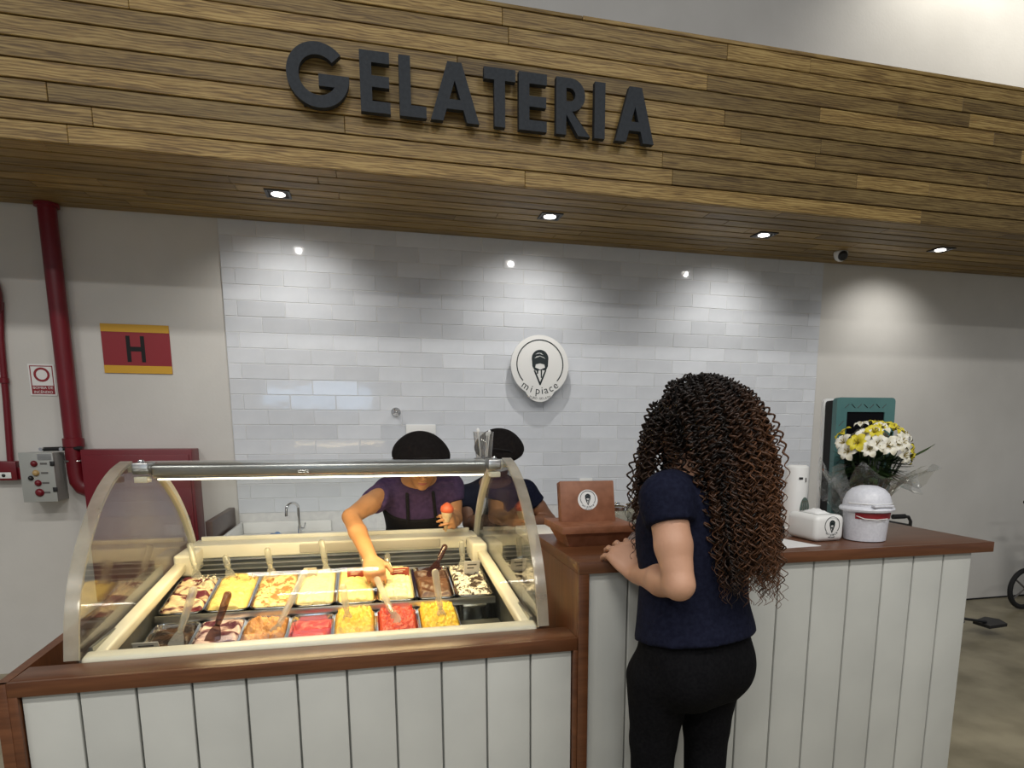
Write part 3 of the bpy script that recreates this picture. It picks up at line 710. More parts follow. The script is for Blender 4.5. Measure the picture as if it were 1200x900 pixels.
def gelato(t, kind, level, c1, c2, name, seed):
    nx, ny = 28, 60
    w, l = PW - .004 + level * .05, PL - .004
    u = np.linspace(-1, 1, nx); vv = np.linspace(-1, 1, ny); U, Vv = np.meshgrid(u, vv, indexing='ij')
    # squared-off disc so the mass keeps rounded corners
    k = .30; Xp = U * np.sqrt(1 - k * .28 * Vv ** 8) * w; Yp = Vv * np.sqrt(1 - k * .10 * U ** 8) * l
    e = np.maximum(np.abs(U), np.abs(Vv)); rim = np.clip((1 - e) / .16, 0, 1)
    Z = level + .010 * np.sqrt(rim) + .004 * vnoise(Xp, Yp, 60, seed)
    if kind == 'waffle': Z += .010 * (1 - U ** 2) - .0065 * (np.abs(np.sin(Vv * 9 + .4 * U)) < .22) - .005 * (np.abs(np.sin(U * 4 + .4)) < .13) + .003 * vnoise(Xp, Yp, 200, seed)
    if kind == 'ripple': Z += .010 * np.sin(Vv * 11 + U * 2.2 + seed) * rim
    if kind == 'scoop': Z += (.020 * np.exp(-((Vv + .35) / .5) ** 2) + .007 * np.abs(np.sin(Vv * 9 + U * 3 + seed)) - .030 * np.exp(-((Vv - .75) / .35) ** 2)) * rim
    if kind == 'rough': Z += (.012 + .014 * vnoise(Xp, Yp, 110, seed) + .009 * vnoise(Xp, Yp, 260, seed)) * rim
    if kind == 'flat': Z += .004 * vnoise(Xp, Yp, 110, seed)
    V = [(Xp[i, j], Yp[i, j], Z[i, j]) for i in range(nx) for j in range(ny)]
    F = [(i * ny + j, (i + 1) * ny + j, (i + 1) * ny + j + 1, i * ny + j + 1) for i in range(nx - 1) for j in range(ny - 1)]
    # skirt down into the pan
    border = [i * ny for i in range(nx)] + [(nx - 1) * ny + j for j in range(1, ny)] + [i * ny + ny - 1 for i in range(nx - 2, -1, -1)] + [j for j in range(ny - 2, 0, -1)]
    b0 = len(V)
    for q in border: V.append((V[q][0] * .88, V[q][1] * .94, -.07))
    n = len(border)
    for i in range(n): F.append((border[(i + 1) % n], border[i], b0 + i, b0 + (i + 1) % n))
    sc, lo, hi, st = {'ripple': (9, .47, .53, (1, 3.2, 1)), 'rough': (26, .40, .62, (1, 1, 1)), 'flat': (40, .50, .56, (1, 1, 1)), 'waffle': (14, .60, .75, (1, 1, 1)), 'scoop': (14, .35, .7, (1, 1, 1))}[kind]
    return mesh_obj('gelato', V, F, gelato_mat(name, c1, c2, sc, lo, hi, st), t, True, True)
PITCH = .1435
BACK = [('berry', 'ripple', -.004, (.70, .55, .34), (.10, .006, .016), 'steel pan of cream gelato rippled with dark red berry sauce'),
        ('butter', 'waffle', .000, (.66, .50, .16), (.30, .17, .03), 'steel pan of yellow gelato scored in bars with brown crumbs behind'),
        ('nut', 'flat', .000, (.72, .58, .25), (.34, .17, .05), 'steel pan of pale yellow gelato sprinkled with chopped nuts'),
        ('vanilla', 'waffle', .000, (.74, .62, .30), (.74, .58, .2), 'steel pan of smooth pale cream gelato with a grey card'),
        ('custard', 'waffle', .000, (.72, .56, .20), (.74, .54, .12), 'steel pan of scored golden gelato with a red card'),
        ('milk', 'waffle', .000, (.76, .65, .33), (.76, .6, .22), 'steel pan of pale cream gelato under the worker’s hand, with a red card'),
        ('chocolate', 'scoop', -.014, (.075, .03, .015), (.13, .06, .03), 'steel pan of brown chocolate gelato scooped into ridges'),
        ('stracciatella', 'flat', .000, (.80, .74, .60), (.05, .03, .02), 'steel pan of white gelato flecked with chocolate chips')]
FRONT = [('dark_chocolate', 'ripple', -.016, (.018, .010, .009), (.06, .028, .014), 'steel pan of almost black chocolate gelato'),
         ('amarena', 'ripple', -.004, (.60, .44, .40), (.085, .006, .022), 'steel pan of pink and purple cherry swirled gelato'),
         ('caramel', 'rough', -.010, (.60, .30, .10), (.38, .16, .04), 'steel pan of orange brown caramel gelato'),
         ('raspberry', 'scoop', -.020, (.34, .018, .028), (.48, .045, .045), 'steel pan of deep red gelato half scooped out'),
         ('mango', 'rough', .004, (.68, .47, .07), (.70, .42, .03), 'heaped steel pan of yellow gelato between the two red ones'),
         ('strawberry', 'rough', -.004, (.56, .065, .03), (.45, .035, .02), 'steel pan of coral red gelato being scooped'),
         ('passion_fruit', 'rough', .004, (.72, .47, .04), (.72, .42, .02), 'heaped steel pan of bright yellow gelato beside the empty tray')]
PANS = []
def pan_at(row, i, spec):
    A, B = (TA, TB) if row == 'back' else (UA, UB)
    x = -.640 + i * PITCH if row == 'back' else -.640 + i * .1425
    mid = (A + B) / 2; ang = math.atan2(B[1] - A[1], B[0] - A[0])
    t = thing('gelato_pan', (x, mid[0], mid[1]), spec[5], 'gelato pan', 'gelato pans in the display case', (ang, 0, 0))
    o = bpy.data.objects.new('container', pan_me); COL.objects.link(o); o.parent = t
    gelato(t, spec[1], spec[2], spec[3], spec[4], spec[0], i * 1.7 + (3 if row == 'front' else 0))
    PANS.append((row, i, x, mid, ang)); return t
for i, sp in enumerate(BACK): pan_at('back', i, sp)
for i, sp in enumerate(FRONT): pan_at('front', i, sp)
def on_pan(row, i, u, v, h):
    """point at (u, v) in -1..1 across and along a pan, h above its rim plane"""
    x, mid, ang = [(p[2], p[3], p[4]) for p in PANS if p[0] == row and p[1] == i][0]
    y, z = v * PL, h
    return np.array((x + u * PW, mid[0] + math.cos(ang) * y - math.sin(ang) * z, mid[1] + math.sin(ang) * y + math.cos(ang) * z))
# crumbs, nuts and chips scattered on some of the pans
def crumbs(row, i, n, c, box_uv, size, h, seed):
    r_ = np.random.default_rng(seed); V, F = [], []
    t = [o for o in bpy.data.objects if o.name.startswith('gelato_pan') and o.type == 'EMPTY' and abs(o.location.x - [p[2] for p in PANS if p[0] == row and p[1] == i][0]) < .002 and (o.location.y > 2.4) == (row == 'back')][0]
    for k in range(n):
        p = np.array((r_.uniform(box_uv[0], box_uv[1]) * PW, r_.uniform(box_uv[2], box_uv[3]) * PL, h + r_.uniform(-.002, .003))); a = size * r_.uniform(.5, 1.2)
        q = r_.normal(size=(4, 3)); q /= np.linalg.norm(q, axis=1)[:, None]; n0 = len(V)
        V += [tuple(p + a * v_ * np.array((1, 1, .6))) for v_ in q]; F += [(n0, n0 + 1, n0 + 2), (n0, n0 + 2, n0 + 3), (n0, n0 + 3, n0 + 1), (n0 + 1, n0 + 3, n0 + 2)]
    o = mesh_obj('topping', V, F, principled('topping', c, .6), t, False, True); o['kind'] = 'stuff'
crumbs('back', 1, 150, (.24, .12, .03), (-.6, .85, .45, .92), .0075, .014, 3)
crumbs('back', 2, 120, (.36, .19, .06), (-.85, .85, -.9, .9), .0055, .016, 4)
crumbs('back', 7, 150, (.04, .022, .014), (-.85, .85, -.9, .9), .0050, .015, 5)
crumbs('back', 0, 70, (.70, .62, .48), (-.2, .9, .3, .92), .0070, .016, 6)
crumbs('front', 2, 110, (.50, .24, .07), (-.85, .85, -.9, .9), .0065, .008, 7)
# flavour cards
M['cardred'] = principled('card_red', (.42, .06, .045), .5)
M['cardgrey'] = principled('card_grey', (.50, .47, .40), .5)
M['cardwhite'] = principled('card_white', (.72, .70, .66), .5)
def card(row, i, u, v, w, h, mat, label):
    p = on_pan(row, i, u, v, .020); ang = math.radians(32)
    t = thing('flavour_card', p, label, 'card', 'flavour cards stuck in the gelato', (ang, 0, 0))
    box('card', -w / 2, w / 2, -.001, .001, -.022, h, mat, t, .0005, 1, True)
    for k in range(2): box('printed_line', -w * .3, w * .3 - k * .01, -.0016, -.0008, h * .62 - k * h * .3, h * .74 - k * h * .3, M['cardwhite'] if mat is M['cardred'] else M['dgrey'], t, 0, 1, True)
    return t
card('back', 4, -.05, .30, .062, .032, M['cardred'], 'red flavour card in the scored golden gelato')
card('back', 5, .30, .30, .072, .032, M['cardred'], 'red flavour card in the pale gelato under the worker’s hand')
card('back', 3, -.38, .45, .046, .044, M['cardgrey'], 'grey flavour card in the smooth pale cream gelato')
card('back', 7, .20, .18, .062, .060, M['cardwhite'], 'white flavour card in the chocolate chip gelato')
card('front', 0, -.35, -.55, .070, .045, M['cardwhite'], 'white flavour card in the almost black chocolate gelato')

# serving spatulas
def spatula(label, foot, top, mat=None, parent_mat=None, blade=.05, rad=.0115):
    foot, top = np.array(foot), np.array(top); d = top - foot; L = np.linalg.norm(d); d = d / L
    t = thing('gelato_spatula', foot, label, 'spatula', 'spatulas in the gelato')
    m_ = mat or M['clear']
    tube('handle', [foot + d * q for q in (.035, .05, L * .5, L - .012, L - .004, L)], [.006, rad * .85, rad, rad * 1.12, rad * .9, rad * .4], m_, t, 12)
    side = np.cross(d, (0, 1, .2)); side /= np.linalg.norm(side); nn = np.cross(d, side)
    V = []
    for q, wd in ((-.035, .020), (-.02, .023), (.0, .022), (.025, .015), (.042, .007)):
        c = foot + d * q
        for a, b in ((-1, -1), (1, -1), (1, 1), (-1, 1)): V.append(c + side * wd * a + nn * .0022 * b)
    F = [(3, 2, 1, 0), (16, 17, 18, 19)]
    for i in range(4):
        for j in range(4): k = (j + 1) % 4; F.append((i * 4 + j, i * 4 + k, i * 4 + 4 + k, i * 4 + 4 + j))
    mesh_obj('paddle', V, F, m_, t)
    return t
M['spdark'] = sheet_glass('smeared_plastic', (.55, .42, .38), 1.5, .1, .30, (.16, .06, .05), .04)
spatula('clear spatula standing in the berry rippled gelato', on_pan('back', 0, -.05, .75, .01), (-.672, 2.76, 1.035))
spatula('clear spatula standing in the scored yellow gelato', on_pan('back', 1, -.45, .72, .01), (-.545, 2.72, .990))
spatula('clear spatula standing in the nut sprinkled gelato', on_pan('back', 2, -.38, .65, .01), (-.392, 2.70, 1.015))
spatula('clear spatula standing in the smooth pale cream gelato', on_pan('back', 3, .49, .65, .01), (-.196, 2.72, 1.035))
spatula('clear spatula standing in the scored golden gelato', on_pan('back', 4, .50, .7, .01), (-.045, 2.775, .968))
spatula('short clear spatula standing in the gelato under the worker’s hand', on_pan('back', 5, -.39, .72, .01), (.055, 2.74, .965))
spatula('brown smeared spatula leaning in the chocolate gelato', on_pan('back', 6, .23, .6, .01), (.290, 2.72, .995), M['spdark'])
spatula('clear spatula standing in the chocolate chip gelato', on_pan('back', 7, -.16, .6, .01), (.352, 2.70, 1.015))
spatula('clear spatula standing in the almost black chocolate gelato', on_pan('front', 0, .45, .0, .0), (-.560, 2.31, .965))
spatula('dark smeared spatula standing in the cherry swirled gelato', on_pan('front', 1, -.10, .05, .01), (-.458, 2.30, .945), M['spdark'])
spatula('clear spatula leaning in the caramel gelato', on_pan('front', 2, .45, .05, .0), (-.225, 2.40, .985))
spatula('clear spatula standing in the heaped yellow gelato between the red ones', on_pan('front', 4, -.30, .25, .01), (-.105, 2.30, .950))
spatula('clear spatula leaning in the bright yellow gelato by the empty tray', on_pan('front', 6, .10, .10, .01), (.205, 2.30, .985))

# ================================================================ things on and behind the counters
# white work slab behind the service counter
t = thing('work_slab', (1.2, 2.5, 0), 'white work counter behind the dark brown service top', 'counter')
box('slab', .60, 1.90, CB + .003, 2.80, 1.020, 1.052, M['white'], t, .003)
for a, b in ((.62, 1.22), (1.24, 1.88)): box('base_unit', a, b, CB + .02, 2.76, 0, 1.019, M['offwhite'], t, .004)
for i, (x, y, lab) in enumerate(((.990, 2.60, 'glass canister with steel lid behind the brown wooden box'), (1.085, 2.66, 'glass canister with steel lid close to the curly hair'))):
    t = thing('canister', (x, y, 1.052), lab, 'canister', 'canisters on the work slab')
    lathe('jar', [(.036, .001), (.041, .006), (.042, .075), (.040, .082), (.037, .082), (.038, .012), (.030, .006)], M['clear'], t, 28, (x, y, 1.052))
    lathe('contents', [(.030, 0), (.036, .008), (.036, .045), (.020, .052), (.001, .054)], M['dgrey'], t, 20, (x, y, 1.059))
    lathe('lid', [(.030, 0), (.044, 0), (.044, .014), (.036, .020), (.010, .023), (.009, .032), (.001, .033)], M['chrome'], t, 28, (x, y, 1.134))
# brown wooden boxes
M['boxwood'] = mottled('brown_fibreboard', (.20, .072, .030), (.27, .105, .05), 30, .55, .1, rand=.0)
t = thing('wooden_tray_box', (.69, 2.08, HZ), 'brown wooden box with tapered sides and a flat lid on the counter corner', 'box')
V = [(.603, 1.995, HZ), (.780, 1.995, HZ), (.780, 2.150, HZ), (.603, 2.150, HZ), (.580, 1.972, 1.146), (.806, 1.972, 1.146), (.806, 2.178, 1.146), (.580, 2.178, 1.146)]
mesh_obj('tapered_body', V, [(3, 2, 1, 0), (4, 5, 6, 7), (0, 1, 5, 4), (1, 2, 6, 5), (2, 3, 7, 6), (3, 0, 4, 7)], M['boxwood'], t)
box('lid', .569, .817, 1.962, 2.188, 1.1455, 1.168, M['boxwood'], t, .002)
t = thing('wooden_logo_box', (.69, 2.09, 1.168), 'brown wooden box lid propped upright, with a round ice cream sticker', 'box', None, (math.radians(-14), 0, math.radians(-2)))
box('board', -.090, .096, -.012, .030, -.004, .132, M['boxwood'], t, .003, 2, True)
v, f = orient(glathe([(.034, 0), (.034, .0012), (.001, .0014)], 32), (.003, -.0118, .068), (0, -1, 0)); mesh_obj('sticker', v, f, M['white'], t, False, True)
def marks_local(t, cx, cz, R, y, mat, words=True):
    """the shop mark in a rotated thing's own space"""
    n0 = set(bpy.data.objects)
    logo_marks(None, cx, cz, R, y, mat, words)
    for o in set(bpy.data.objects) - n0: o.parent = t
marks_local(t, .003, .070, .032, -.0132, M['logo'])
# folded sheets
M['paper'] = principled('white_paper', (.80, .80, .79), .6)
t = mesh_obj('paper_sheet', [(1.392, 1.820, 0), (1.345, 1.995, 0), (1.150, 1.985, 0), (1.185, 1.806, 0), (1.392, 1.820, .0012), (1.345, 1.995, .0012), (1.150, 1.985, .0012), (1.185, 1.806, .0012)], [(0, 1, 2, 3), (7, 6, 5, 4), (0, 4, 5, 1), (1, 5, 6, 2), (2, 6, 7, 3), (3, 7, 4, 0)], M['paper'])
t.location = (0, 0, HZ); tag(t, 'white paper sheet lying on the service counter beside the napkin holder', 'paper')
# napkin holder
t = thing('napkin_holder', (1.468, 1.96, HZ), 'white napkin holder with rounded top and a dark ice cream mark', 'napkin holder', None, (0, 0, math.radians(3)))
box('shell', -.058, .058, -.076, .076, 0, .088, M['white'], t, .018, 4, True)
box('slot', -.034, .034, -.048, .048, .086, .0888, M['grey'], t, .0006, 1, True)
v, f = [], []
nx = 9; V = []
for i in range(nx):
    for j in range(7):
        a, b = i / (nx - 1) - .5, j / 6 - .5; V.append((a * .056, b * .080, .090 + .012 * math.cos(a * 3) * (1 - (2 * b) ** 2) + .003 * math.sin(a * 19 + b * 9)))
n0 = len(V); V += [(p[0], p[1], .083) for p in V]
F = [(i * 7 + j, (i + 1) * 7 + j, (i + 1) * 7 + j + 1, i * 7 + j + 1) for i in range(nx - 1) for j in range(6)]
edge = [i * 7 for i in range(nx)] + [(nx - 1) * 7 + j for j in range(1, 7)] + [i * 7 + 6 for i in range(nx - 2, -1, -1)] + list(range(5, 0, -1))
F += [(edge[i], n0 + edge[i], n0 + edge[(i + 1) % len(edge)], edge[(i + 1) % len(edge)]) for i in range(len(edge))]
mesh_obj('napkins', V, F, M['paper'], t, True, True)
marks_local(t, .006, .052, .036, -.0762, M['logo'])
# tall cup dispenser
t = thing('dispenser', (1.527, 2.16, HZ), 'tall slim white dispenser with rounded top and dark oval window', 'dispenser', None, (0, 0, math.radians(-12)))
pr = [(.047, 0), (.047, .006), (.043, .010), (.0425, .22), (.040, .232), (.030, .238), (.001, .239)]
lathe('body', pr, M['white'], t, 36, local=True)
prism('window', [(.016 + .017 * math.cos(a) * 1.0, .075 + .048 * math.sin(a)) for a in np.linspace(-.5, PI + .5, 24)], -.0455, -.034, principled('green_grey_window', (.10, .14, .12), .25), t, local=True)
for k in range(3): tube('guide_wire', [(.008 + k * .008, -.0465, .045), (.008 + k * .008, -.0465, .112)], .0012, M['chrome'], t, 6, True)
box('badge', -.010, .004, -.0445, -.040, .188, .196, M['black'], t, .0005, 1, True)
box('badge', .014, .018, -.0425, -.037, .178, .194, M['dgrey'], t, .0005, 1, True)
# payment terminal
t = thing('card_terminal', (1.375, 2.10, HZ), 'black card terminal with orange top beside the customer’s hair', 'card terminal', None, (0, 0, math.radians(20)))
box('base', -.040, .040, -.05, .05, 0, .030, M['black'], t, .010, 3, True)
box('orange_cover', -.036, .036, -.02, .046, .026, .050, principled('orange_plastic', (.75, .16, .03), .35), t, .010, 3, True)
# swing-top table bin
bc = (1.617, 1.895, HZ)
t = thing('table_bin', bc, 'small white table bin with domed swing lid and red label', 'bin')
M['binwhite'] = mottled('speckled_white_plastic', (.62, .63, .68), (.70, .71, .76), 120, .35)
lathe('bucket', [(.060, .001), (.066, .003), (.070, .06), (.074, .106), (.068, .106), (.060, .006)], M['binwhite'], t, 40, bc)
lathe('lid_ring', [(.070, .100), (.085, .102), (.087, .108), (.084, .114), (.076, .118), (.070, .112)], M['binwhite'], t, 40, bc)
lathe('dome', [(.077, .114), (.075, .135), (.066, .158), (.050, .174), (.028, .183), (.001, .185)], M['binwhite'], t, 40, bc)
ca = np.linspace(-PI * .98, -PI * .02, 30)
tube('flap_seam', [(bc[0] + .0765 * math.cos(a), bc[1] + .0765 * math.sin(a), HZ + .128 + .0 * a) for a in ca], .0016, M['white'], t, 6)
box('flap_lip', bc[0] - .040, bc[0] + .036, bc[1] - .084, bc[1] - .066, HZ + .118, HZ + .126, M['binwhite'], t, .003)
la0, la1 = -PI * .87, -PI * .27
V = []
for z, r_ in ((.078, .0722), (.098, .0738)):
    for a in np.linspace(la0, la1, 14): V.append((bc[0] + (r_ + .0012) * math.cos(a), bc[1] + (r_ + .0012) * math.sin(a), HZ + z))
mesh_obj('label', V, [(i, i + 1, 15 + i, 14 + i) for i in range(13)], M['redsign'], t, True)
tube('handle_wire', [(bc[0] - .074, bc[1] - .01, HZ + .094), (bc[0] - .055, bc[1] - .058, HZ + .080), (bc[0] - .02, bc[1] - .076, HZ + .078), (bc[0] + .02, bc[1] - .076, HZ + .080)], .0016, M['white'], t, 6)
# countertop kiosk
t = thing('kiosk', (1.812, 2.178, HZ), 'teal framed kiosk screen with dark display standing behind the flowers', 'kiosk', None, (math.radians(-2), 0, math.radians(-7)))
M['teal'] = mottled('teal_kiosk', (.055, .15, .15), (.075, .18, .175), 12, .4)
def rr_xz(w, z0, z1, r, n=5):
    out = []
    for cx, cz, a in ((w - r, z1 - r, 0), (-w + r, z1 - r, 90), (-w + r, z0 + r, 180), (w - r, z0 + r, 270)):
        for k in range(n): q = math.radians(a + 90 * k / (n - 1)); out.append((cx + r * math.cos(q), cz + r * math.sin(q)))
    return out
prism('bezel', rr_xz(.118, .002, .485, .014), -.025, .004, M['teal'], t, [rr_xz(.076, .055, .432, .004)], True)
prism('screen', rr_xz(.078, .05, .436, .004), -.020, -.012, principled('dark_screen', (.004, .004, .005), .3, 0, .1), t, (), True)
prism('core', rr_xz(.114, .004, .478, .012), .004, .062, M['blackm'], t, (), True)
prism('back_cover', rr_xz(.121, .002, .487, .016), .062, .080, M['white'], t, (), True)
for sx in (-1, 1):
    for k in range(5): tube('dash_line', [(sx * .097 - .010, -.0258, .10 + k * .07), (sx * .097 + .008, -.0258, .118 + k * .07)], .0011, M['black'], t, 5, True)
for k in range(7): tube('dash_line', [(-.085 + k * .025, -.0258, .447 + .014 * (k % 2)), (-.07 + k * .025, -.0258, .461 - .014 * (k % 2))], .0011, M['black'], t, 5, True)

# ---------------------------------------------------------------- bouquet in cellophane
fc = np.array((1.757, 2.05, HZ))
t = thing('bouquet', tuple(fc), 'bouquet of white and yellow lilies wrapped in crinkled cellophane on the counter', 'bouquet')
def flower_mesh(name, mat_p, mat_c):
    parts = []; V = []; F = []
    for k in range(6):
        a = k * PI / 3; n0 = len(V); ln = .030 if k % 2 else .027; wd = .0105 if k % 2 else .0085
        for i, (q, w_, h_) in enumerate(((.003, .3, .0), (.3, .8, .010), (.62, 1., .014), (.85, .7, .011), (1., .08, .005))):
            for s_ in (-1, 0, 1):
                r_, y_ = q * ln, s_ * wd * w_
                V.append((r_ * math.cos(a) - y_ * math.sin(a), r_ * math.sin(a) + y_ * math.cos(a), h_ + (.0022 if s_ else 0) + .0006 * k % 2))
        for i in range(4):
            for j in range(2): F.append((n0 + i * 3 + j, n0 + i * 3 + j + 1, n0 + i * 3 + 4 + j, n0 + i * 3 + 3 + j))
    npet = len(F)
    me = bpy.data.meshes.new(name); me.from_pydata(V, [], F); me.materials.append(mat_p); me.polygons.foreach_set('use_smooth', [True] * len(F))
    return me
M['petw'] = mottled('white_petal', (.80, .78, .70), (.70, .66, .50), 60, .5)
M['pety'] = mottled('yellow_petal', (.70, .60, .03), (.55, .45, .02), 60, .5)
M['stam'] = principled('stamen', (.30, .22, .03), .6)
M['leaf'] = mottled('dark_leaf', (.02, .045, .012), (.05, .09, .022), 30, .45)
fw, fy = flower_mesh('flower', M['petw'], None), flower_mesh('flower', M['pety'], None)
sv, sf = merge([gtube([(0, 0, 0), (.004 * math.cos(a), .004 * math.sin(a), .012), (.009 * math.cos(a), .009 * math.sin(a), .019)], .0011, 5) for a in np.arange(5) * 1.257])
st_me = bpy.data.meshes.new('stamens'); st_me.from_pydata([tuple(p) for p in sv], [], sf); st_me.materials.append(M['stam'])
fcen = np.array((-.01, 0, .292)); dome = np.array((.128, .11, .088))
def fl_at(me, dirv, scale=1.):
    d = np.array(dirv, float); d /= np.linalg.norm(d); p = fcen + d * dome; p[1] = min(p[1], .045)
    o = bpy.data.objects.new('flower', me); COL.objects.link(o); o.parent = t; o.location = p
    o.rotation_euler = Vector(d * (1, 1, 1) + np.array((0, -.15, .1))).to_track_quat('Z', 'Y').to_euler(); o.scale = (scale,) * 3
    s_ = bpy.data.objects.new('stamens', st_me); COL.objects.link(s_); s_.parent = o; s_['kind'] = 'stuff'
    stem = gtube([p - d * .004, p * .75 + np.array((0, 0, .02)), np.array((d[0] * .02, d[1] * .02, .10))], [.0022, .0024, .003], 6)
    mesh_obj('stem', stem[0], stem[1], M['leaf'], t, True, True)
fdirs = [(-.80, -.5, .30, 'y'), (-.62, -.75, .10, 'w'), (-.45, -.85, .28, 'w'), (-.22, -.9, .20, 'w'), (.02, -.95, .28, 'w'), (.22, -.9, .35, 'w'), (.30, -.95, -.12, 'w'), (.68, -.72, .02, 'y'), (.80, -.5, -.22, 'y'),
         (-.66, -.55, .62, 'w'), (-.40, -.6, .70, 'y'), (-.16, -.55, .85, 'w'), (.0, -.5, .95, 'y'), (.24, -.52, .80, 'y'), (.45, -.6, .62, 'w'), (.62, -.55, .58, 'w'), (.55, -.2, .85, 'y'), (.78, -.2, .70, 'w'), (-.3, .1, 1., 'w'), (.1, .0, 1.1, 'y'), (.4, .2, .9, 'w'), (-.9, -.1, .3, 'w'), (.95, .0, .2, 'y'), (-.6, .5, .6, 'y'), (.5, .7, .5, 'w'), (-.1, .8, .6, 'w'), (-.86, -.3, .0, 'w')]
for a, b, c, k in fdirs: fl_at(fw if k == 'w' else fy, (a, b, c), random.uniform(1.05, 1.3))
def leaf_mesh(L, w):
    V = []; F = []
    for i in range(7):
        q = i / 6; ww = w * math.sin(PI * min(q * 1.05 + .03, 1)) ** .8
        for s_ in (-1, 0, 1): V.append((s_ * ww, .12 * L * q * q * (1 if s_ else .9), L * q))
    for i in range(6):
        for j in range(2): F.append((i * 3 + j, i * 3 + j + 1, i * 3 + 4 + j, i * 3 + 3 + j))
    me = bpy.data.meshes.new('leaf'); me.from_pydata(V, [], F); me.materials.append(M['leaf']); me.polygons.foreach_set('use_smooth', [True] * len(F)); return me
lm = leaf_mesh(.09, .010)
for k in range(150):
    a = random.uniform(-PI, 0) if k < 115 else random.uniform(0, PI); el = random.uniform(-1.0, .25)
    d = np.array((math.cos(a) * math.cos(el), math.sin(a) * math.cos(el), math.sin(el)))
    o = bpy.data.objects.new('leaf', lm); COL.objects.link(o); o.parent = t; q_ = fcen + d * dome * np.array((.55, .55, .55)) + np.array((0, 0, -.035)); d = d * np.array((1, 1 if d[1] < 0 else .35, 1)); q_[1] = min(q_[1], .02); o.location = q_
    o.rotation_euler = Vector(d + np.array((0, 0, random.uniform(-.2, .4)))).to_track_quat('Z', 'Y').to_euler(); o.scale = (random.uniform(1.0, 1.6), 1, random.uniform(.6, .95))
o = bpy.data.objects.new('leaf', leaf_mesh(.12, .011)); COL.objects.link(o); o.parent = t; o.location = (.10, -.05, .265); o.rotation_euler = Vector((1, -.1, .35)).to_track_quat('Z', 'Y').to_euler()
# crinkled wrap
nu, nv = 96, 16; V = []
for j in range(nv):
    q = j / (nv - 1)
    for i in range(nu):
        a = 2 * PI * i / nu
        r_ = .022 + .040 * q + .150 * q ** 1.5 * (1 + .22 * math.sin(a * 3 + 1) + .10 * math.sin(a * 7 + q * 4))
        r_ += (.010 * math.sin(a * 17 + q * 9) + .007 * math.sin(a * 29 - q * 13)) * (.3 + q)
        zz = .012 + .250 * q ** .75 - .105 * max(0, q - .6) * (1.3 + .9 * math.sin(a * 4 + .5) + .6 * math.sin(a * 9))
        X_, Y_ = 1.12 * r_ * math.cos(a), .72 * r_ * math.sin(a)
        if Y_ > .055: Y_ = .055 + .020 * math.tanh((Y_ - .055) / .04)          # pressed flat against the kiosk
        if X_ < -.150: X_ = -.150 - .020 * math.tanh((-.150 - X_) / .04)
        V.append((X_, Y_, zz))
F = [(j * nu + i, j * nu + (i + 1) % nu, (j + 1) * nu + (i + 1) % nu, (j + 1) * nu + i) for j in range(nv - 1) for i in range(nu)]
mesh_obj('cellophane_wrap', V, F, M['cello'], t, False, True)
V = []
for j in range(10):
    for i in range(18):
        q, s_ = j / 9, i / 17 - .5
        V.append((-.07 - .10 * q + .03 * math.sin(s_ * 21 + q * 3), .000 + s_ * .08 + .010 * math.sin(q * 14 + s_ * 9), .05 + .15 * q + .03 * math.sin(s_ * 13 + q * 7) - .05 * q * s_))
mesh_obj('cellophane_flap', V, [(j * 18 + i, j * 18 + i + 1, (j + 1) * 18 + i + 1, (j + 1) * 18 + i) for j in range(9) for i in range(17)], M['cello'], t, False, True)
lathe('binding', [(.018, .0), (.026, .002), (.024, .05), (.020, .075), (.026, .085), (.018, .09)], M['leaf'], t, 18, (0, 0, .0), True)

# ---------------------------------------------------------------- cup with spoons on top of the case
cc = (.420, 2.53, 1.3545)
t = thing('plastic_cup', cc, 'clear plastic cup holding white spoons on top of the glass case', 'cup')
lathe('cup', [(.026, 0), (.029, .001), (.0385, .098), (.040, .100), (.0375, .099), (.028, .004), (.001, .003)], sheet_glass('cup_plastic', (.93, .93, .92), 1.5, .03, .05, (.8, .8, .8), .03), t, 28, cc)
for k, (a, b, h_) in enumerate(((.014, .006, .092), (-.010, .010, .098), (.006, -.012, .085))):
    f0, t0 = np.array(cc) + (a * 1.0, b * 1.0, .006), np.array(cc) + (a * 1.7, b * 1.7, h_)
    s_ = thing('small_spoon', tuple(f0), 'small white plastic spoon standing in the clear cup', 'spoon', 'spoons in the clear cup')
    tube('handle', [f0, f0 * .5 + t0 * .5, t0], [.002, .0022, .0028], M['white'], s_, 8)
    v, f = orient(glathe([(.001, -.002), (.005, -.001), (.0065, .004), (.005, .012), (.001, .016)], 12, sy=.35), t0, t0 - f0); mesh_obj('bowl', v, f, M['white'], s_, True)

# ---------------------------------------------------------------- sink bench along the tiled wall
t = thing('sink_bench', (0, 4.2, 0), 'white stone sink bench along the tiled wall behind the case', 'sink')
SB = WY - .014
box('bench_top', -.82, .98, 3.86, SB, .770, .802, M['white'], t, .003)
box('upstand', -.78, -.255, SB - .02, SB, .8025, .872, M['white'], t, .002)
box('upstand', -.80, -.782, 3.90, SB, .8025, .872, M['white'], t, .002)
v, f = gframe(-.66, -.26, 3.93, 4.24, .8022, .812, .018); mesh_obj('basin_rim', v, f, M['steel'], t)
box('basin', -.64, -.28, 3.95, 4.22, .62, .769, M['steel'], t, .01)
for a, b in ((-.80, -.21), (-.20, .39), (.40, .97)):
    d_ = box('base_unit', a, b, 3.90, SB, .0, .769, M['offwhite'], t, .003)
    box('unit_door', a + .01, b - .01, 3.882, 3.899, .06, .755, M['offwhite'], d_, .003)
t = thing('wood_side_board', (-.84, 4.2, 0), 'dark brown board standing at the end of the sink bench', 'board')
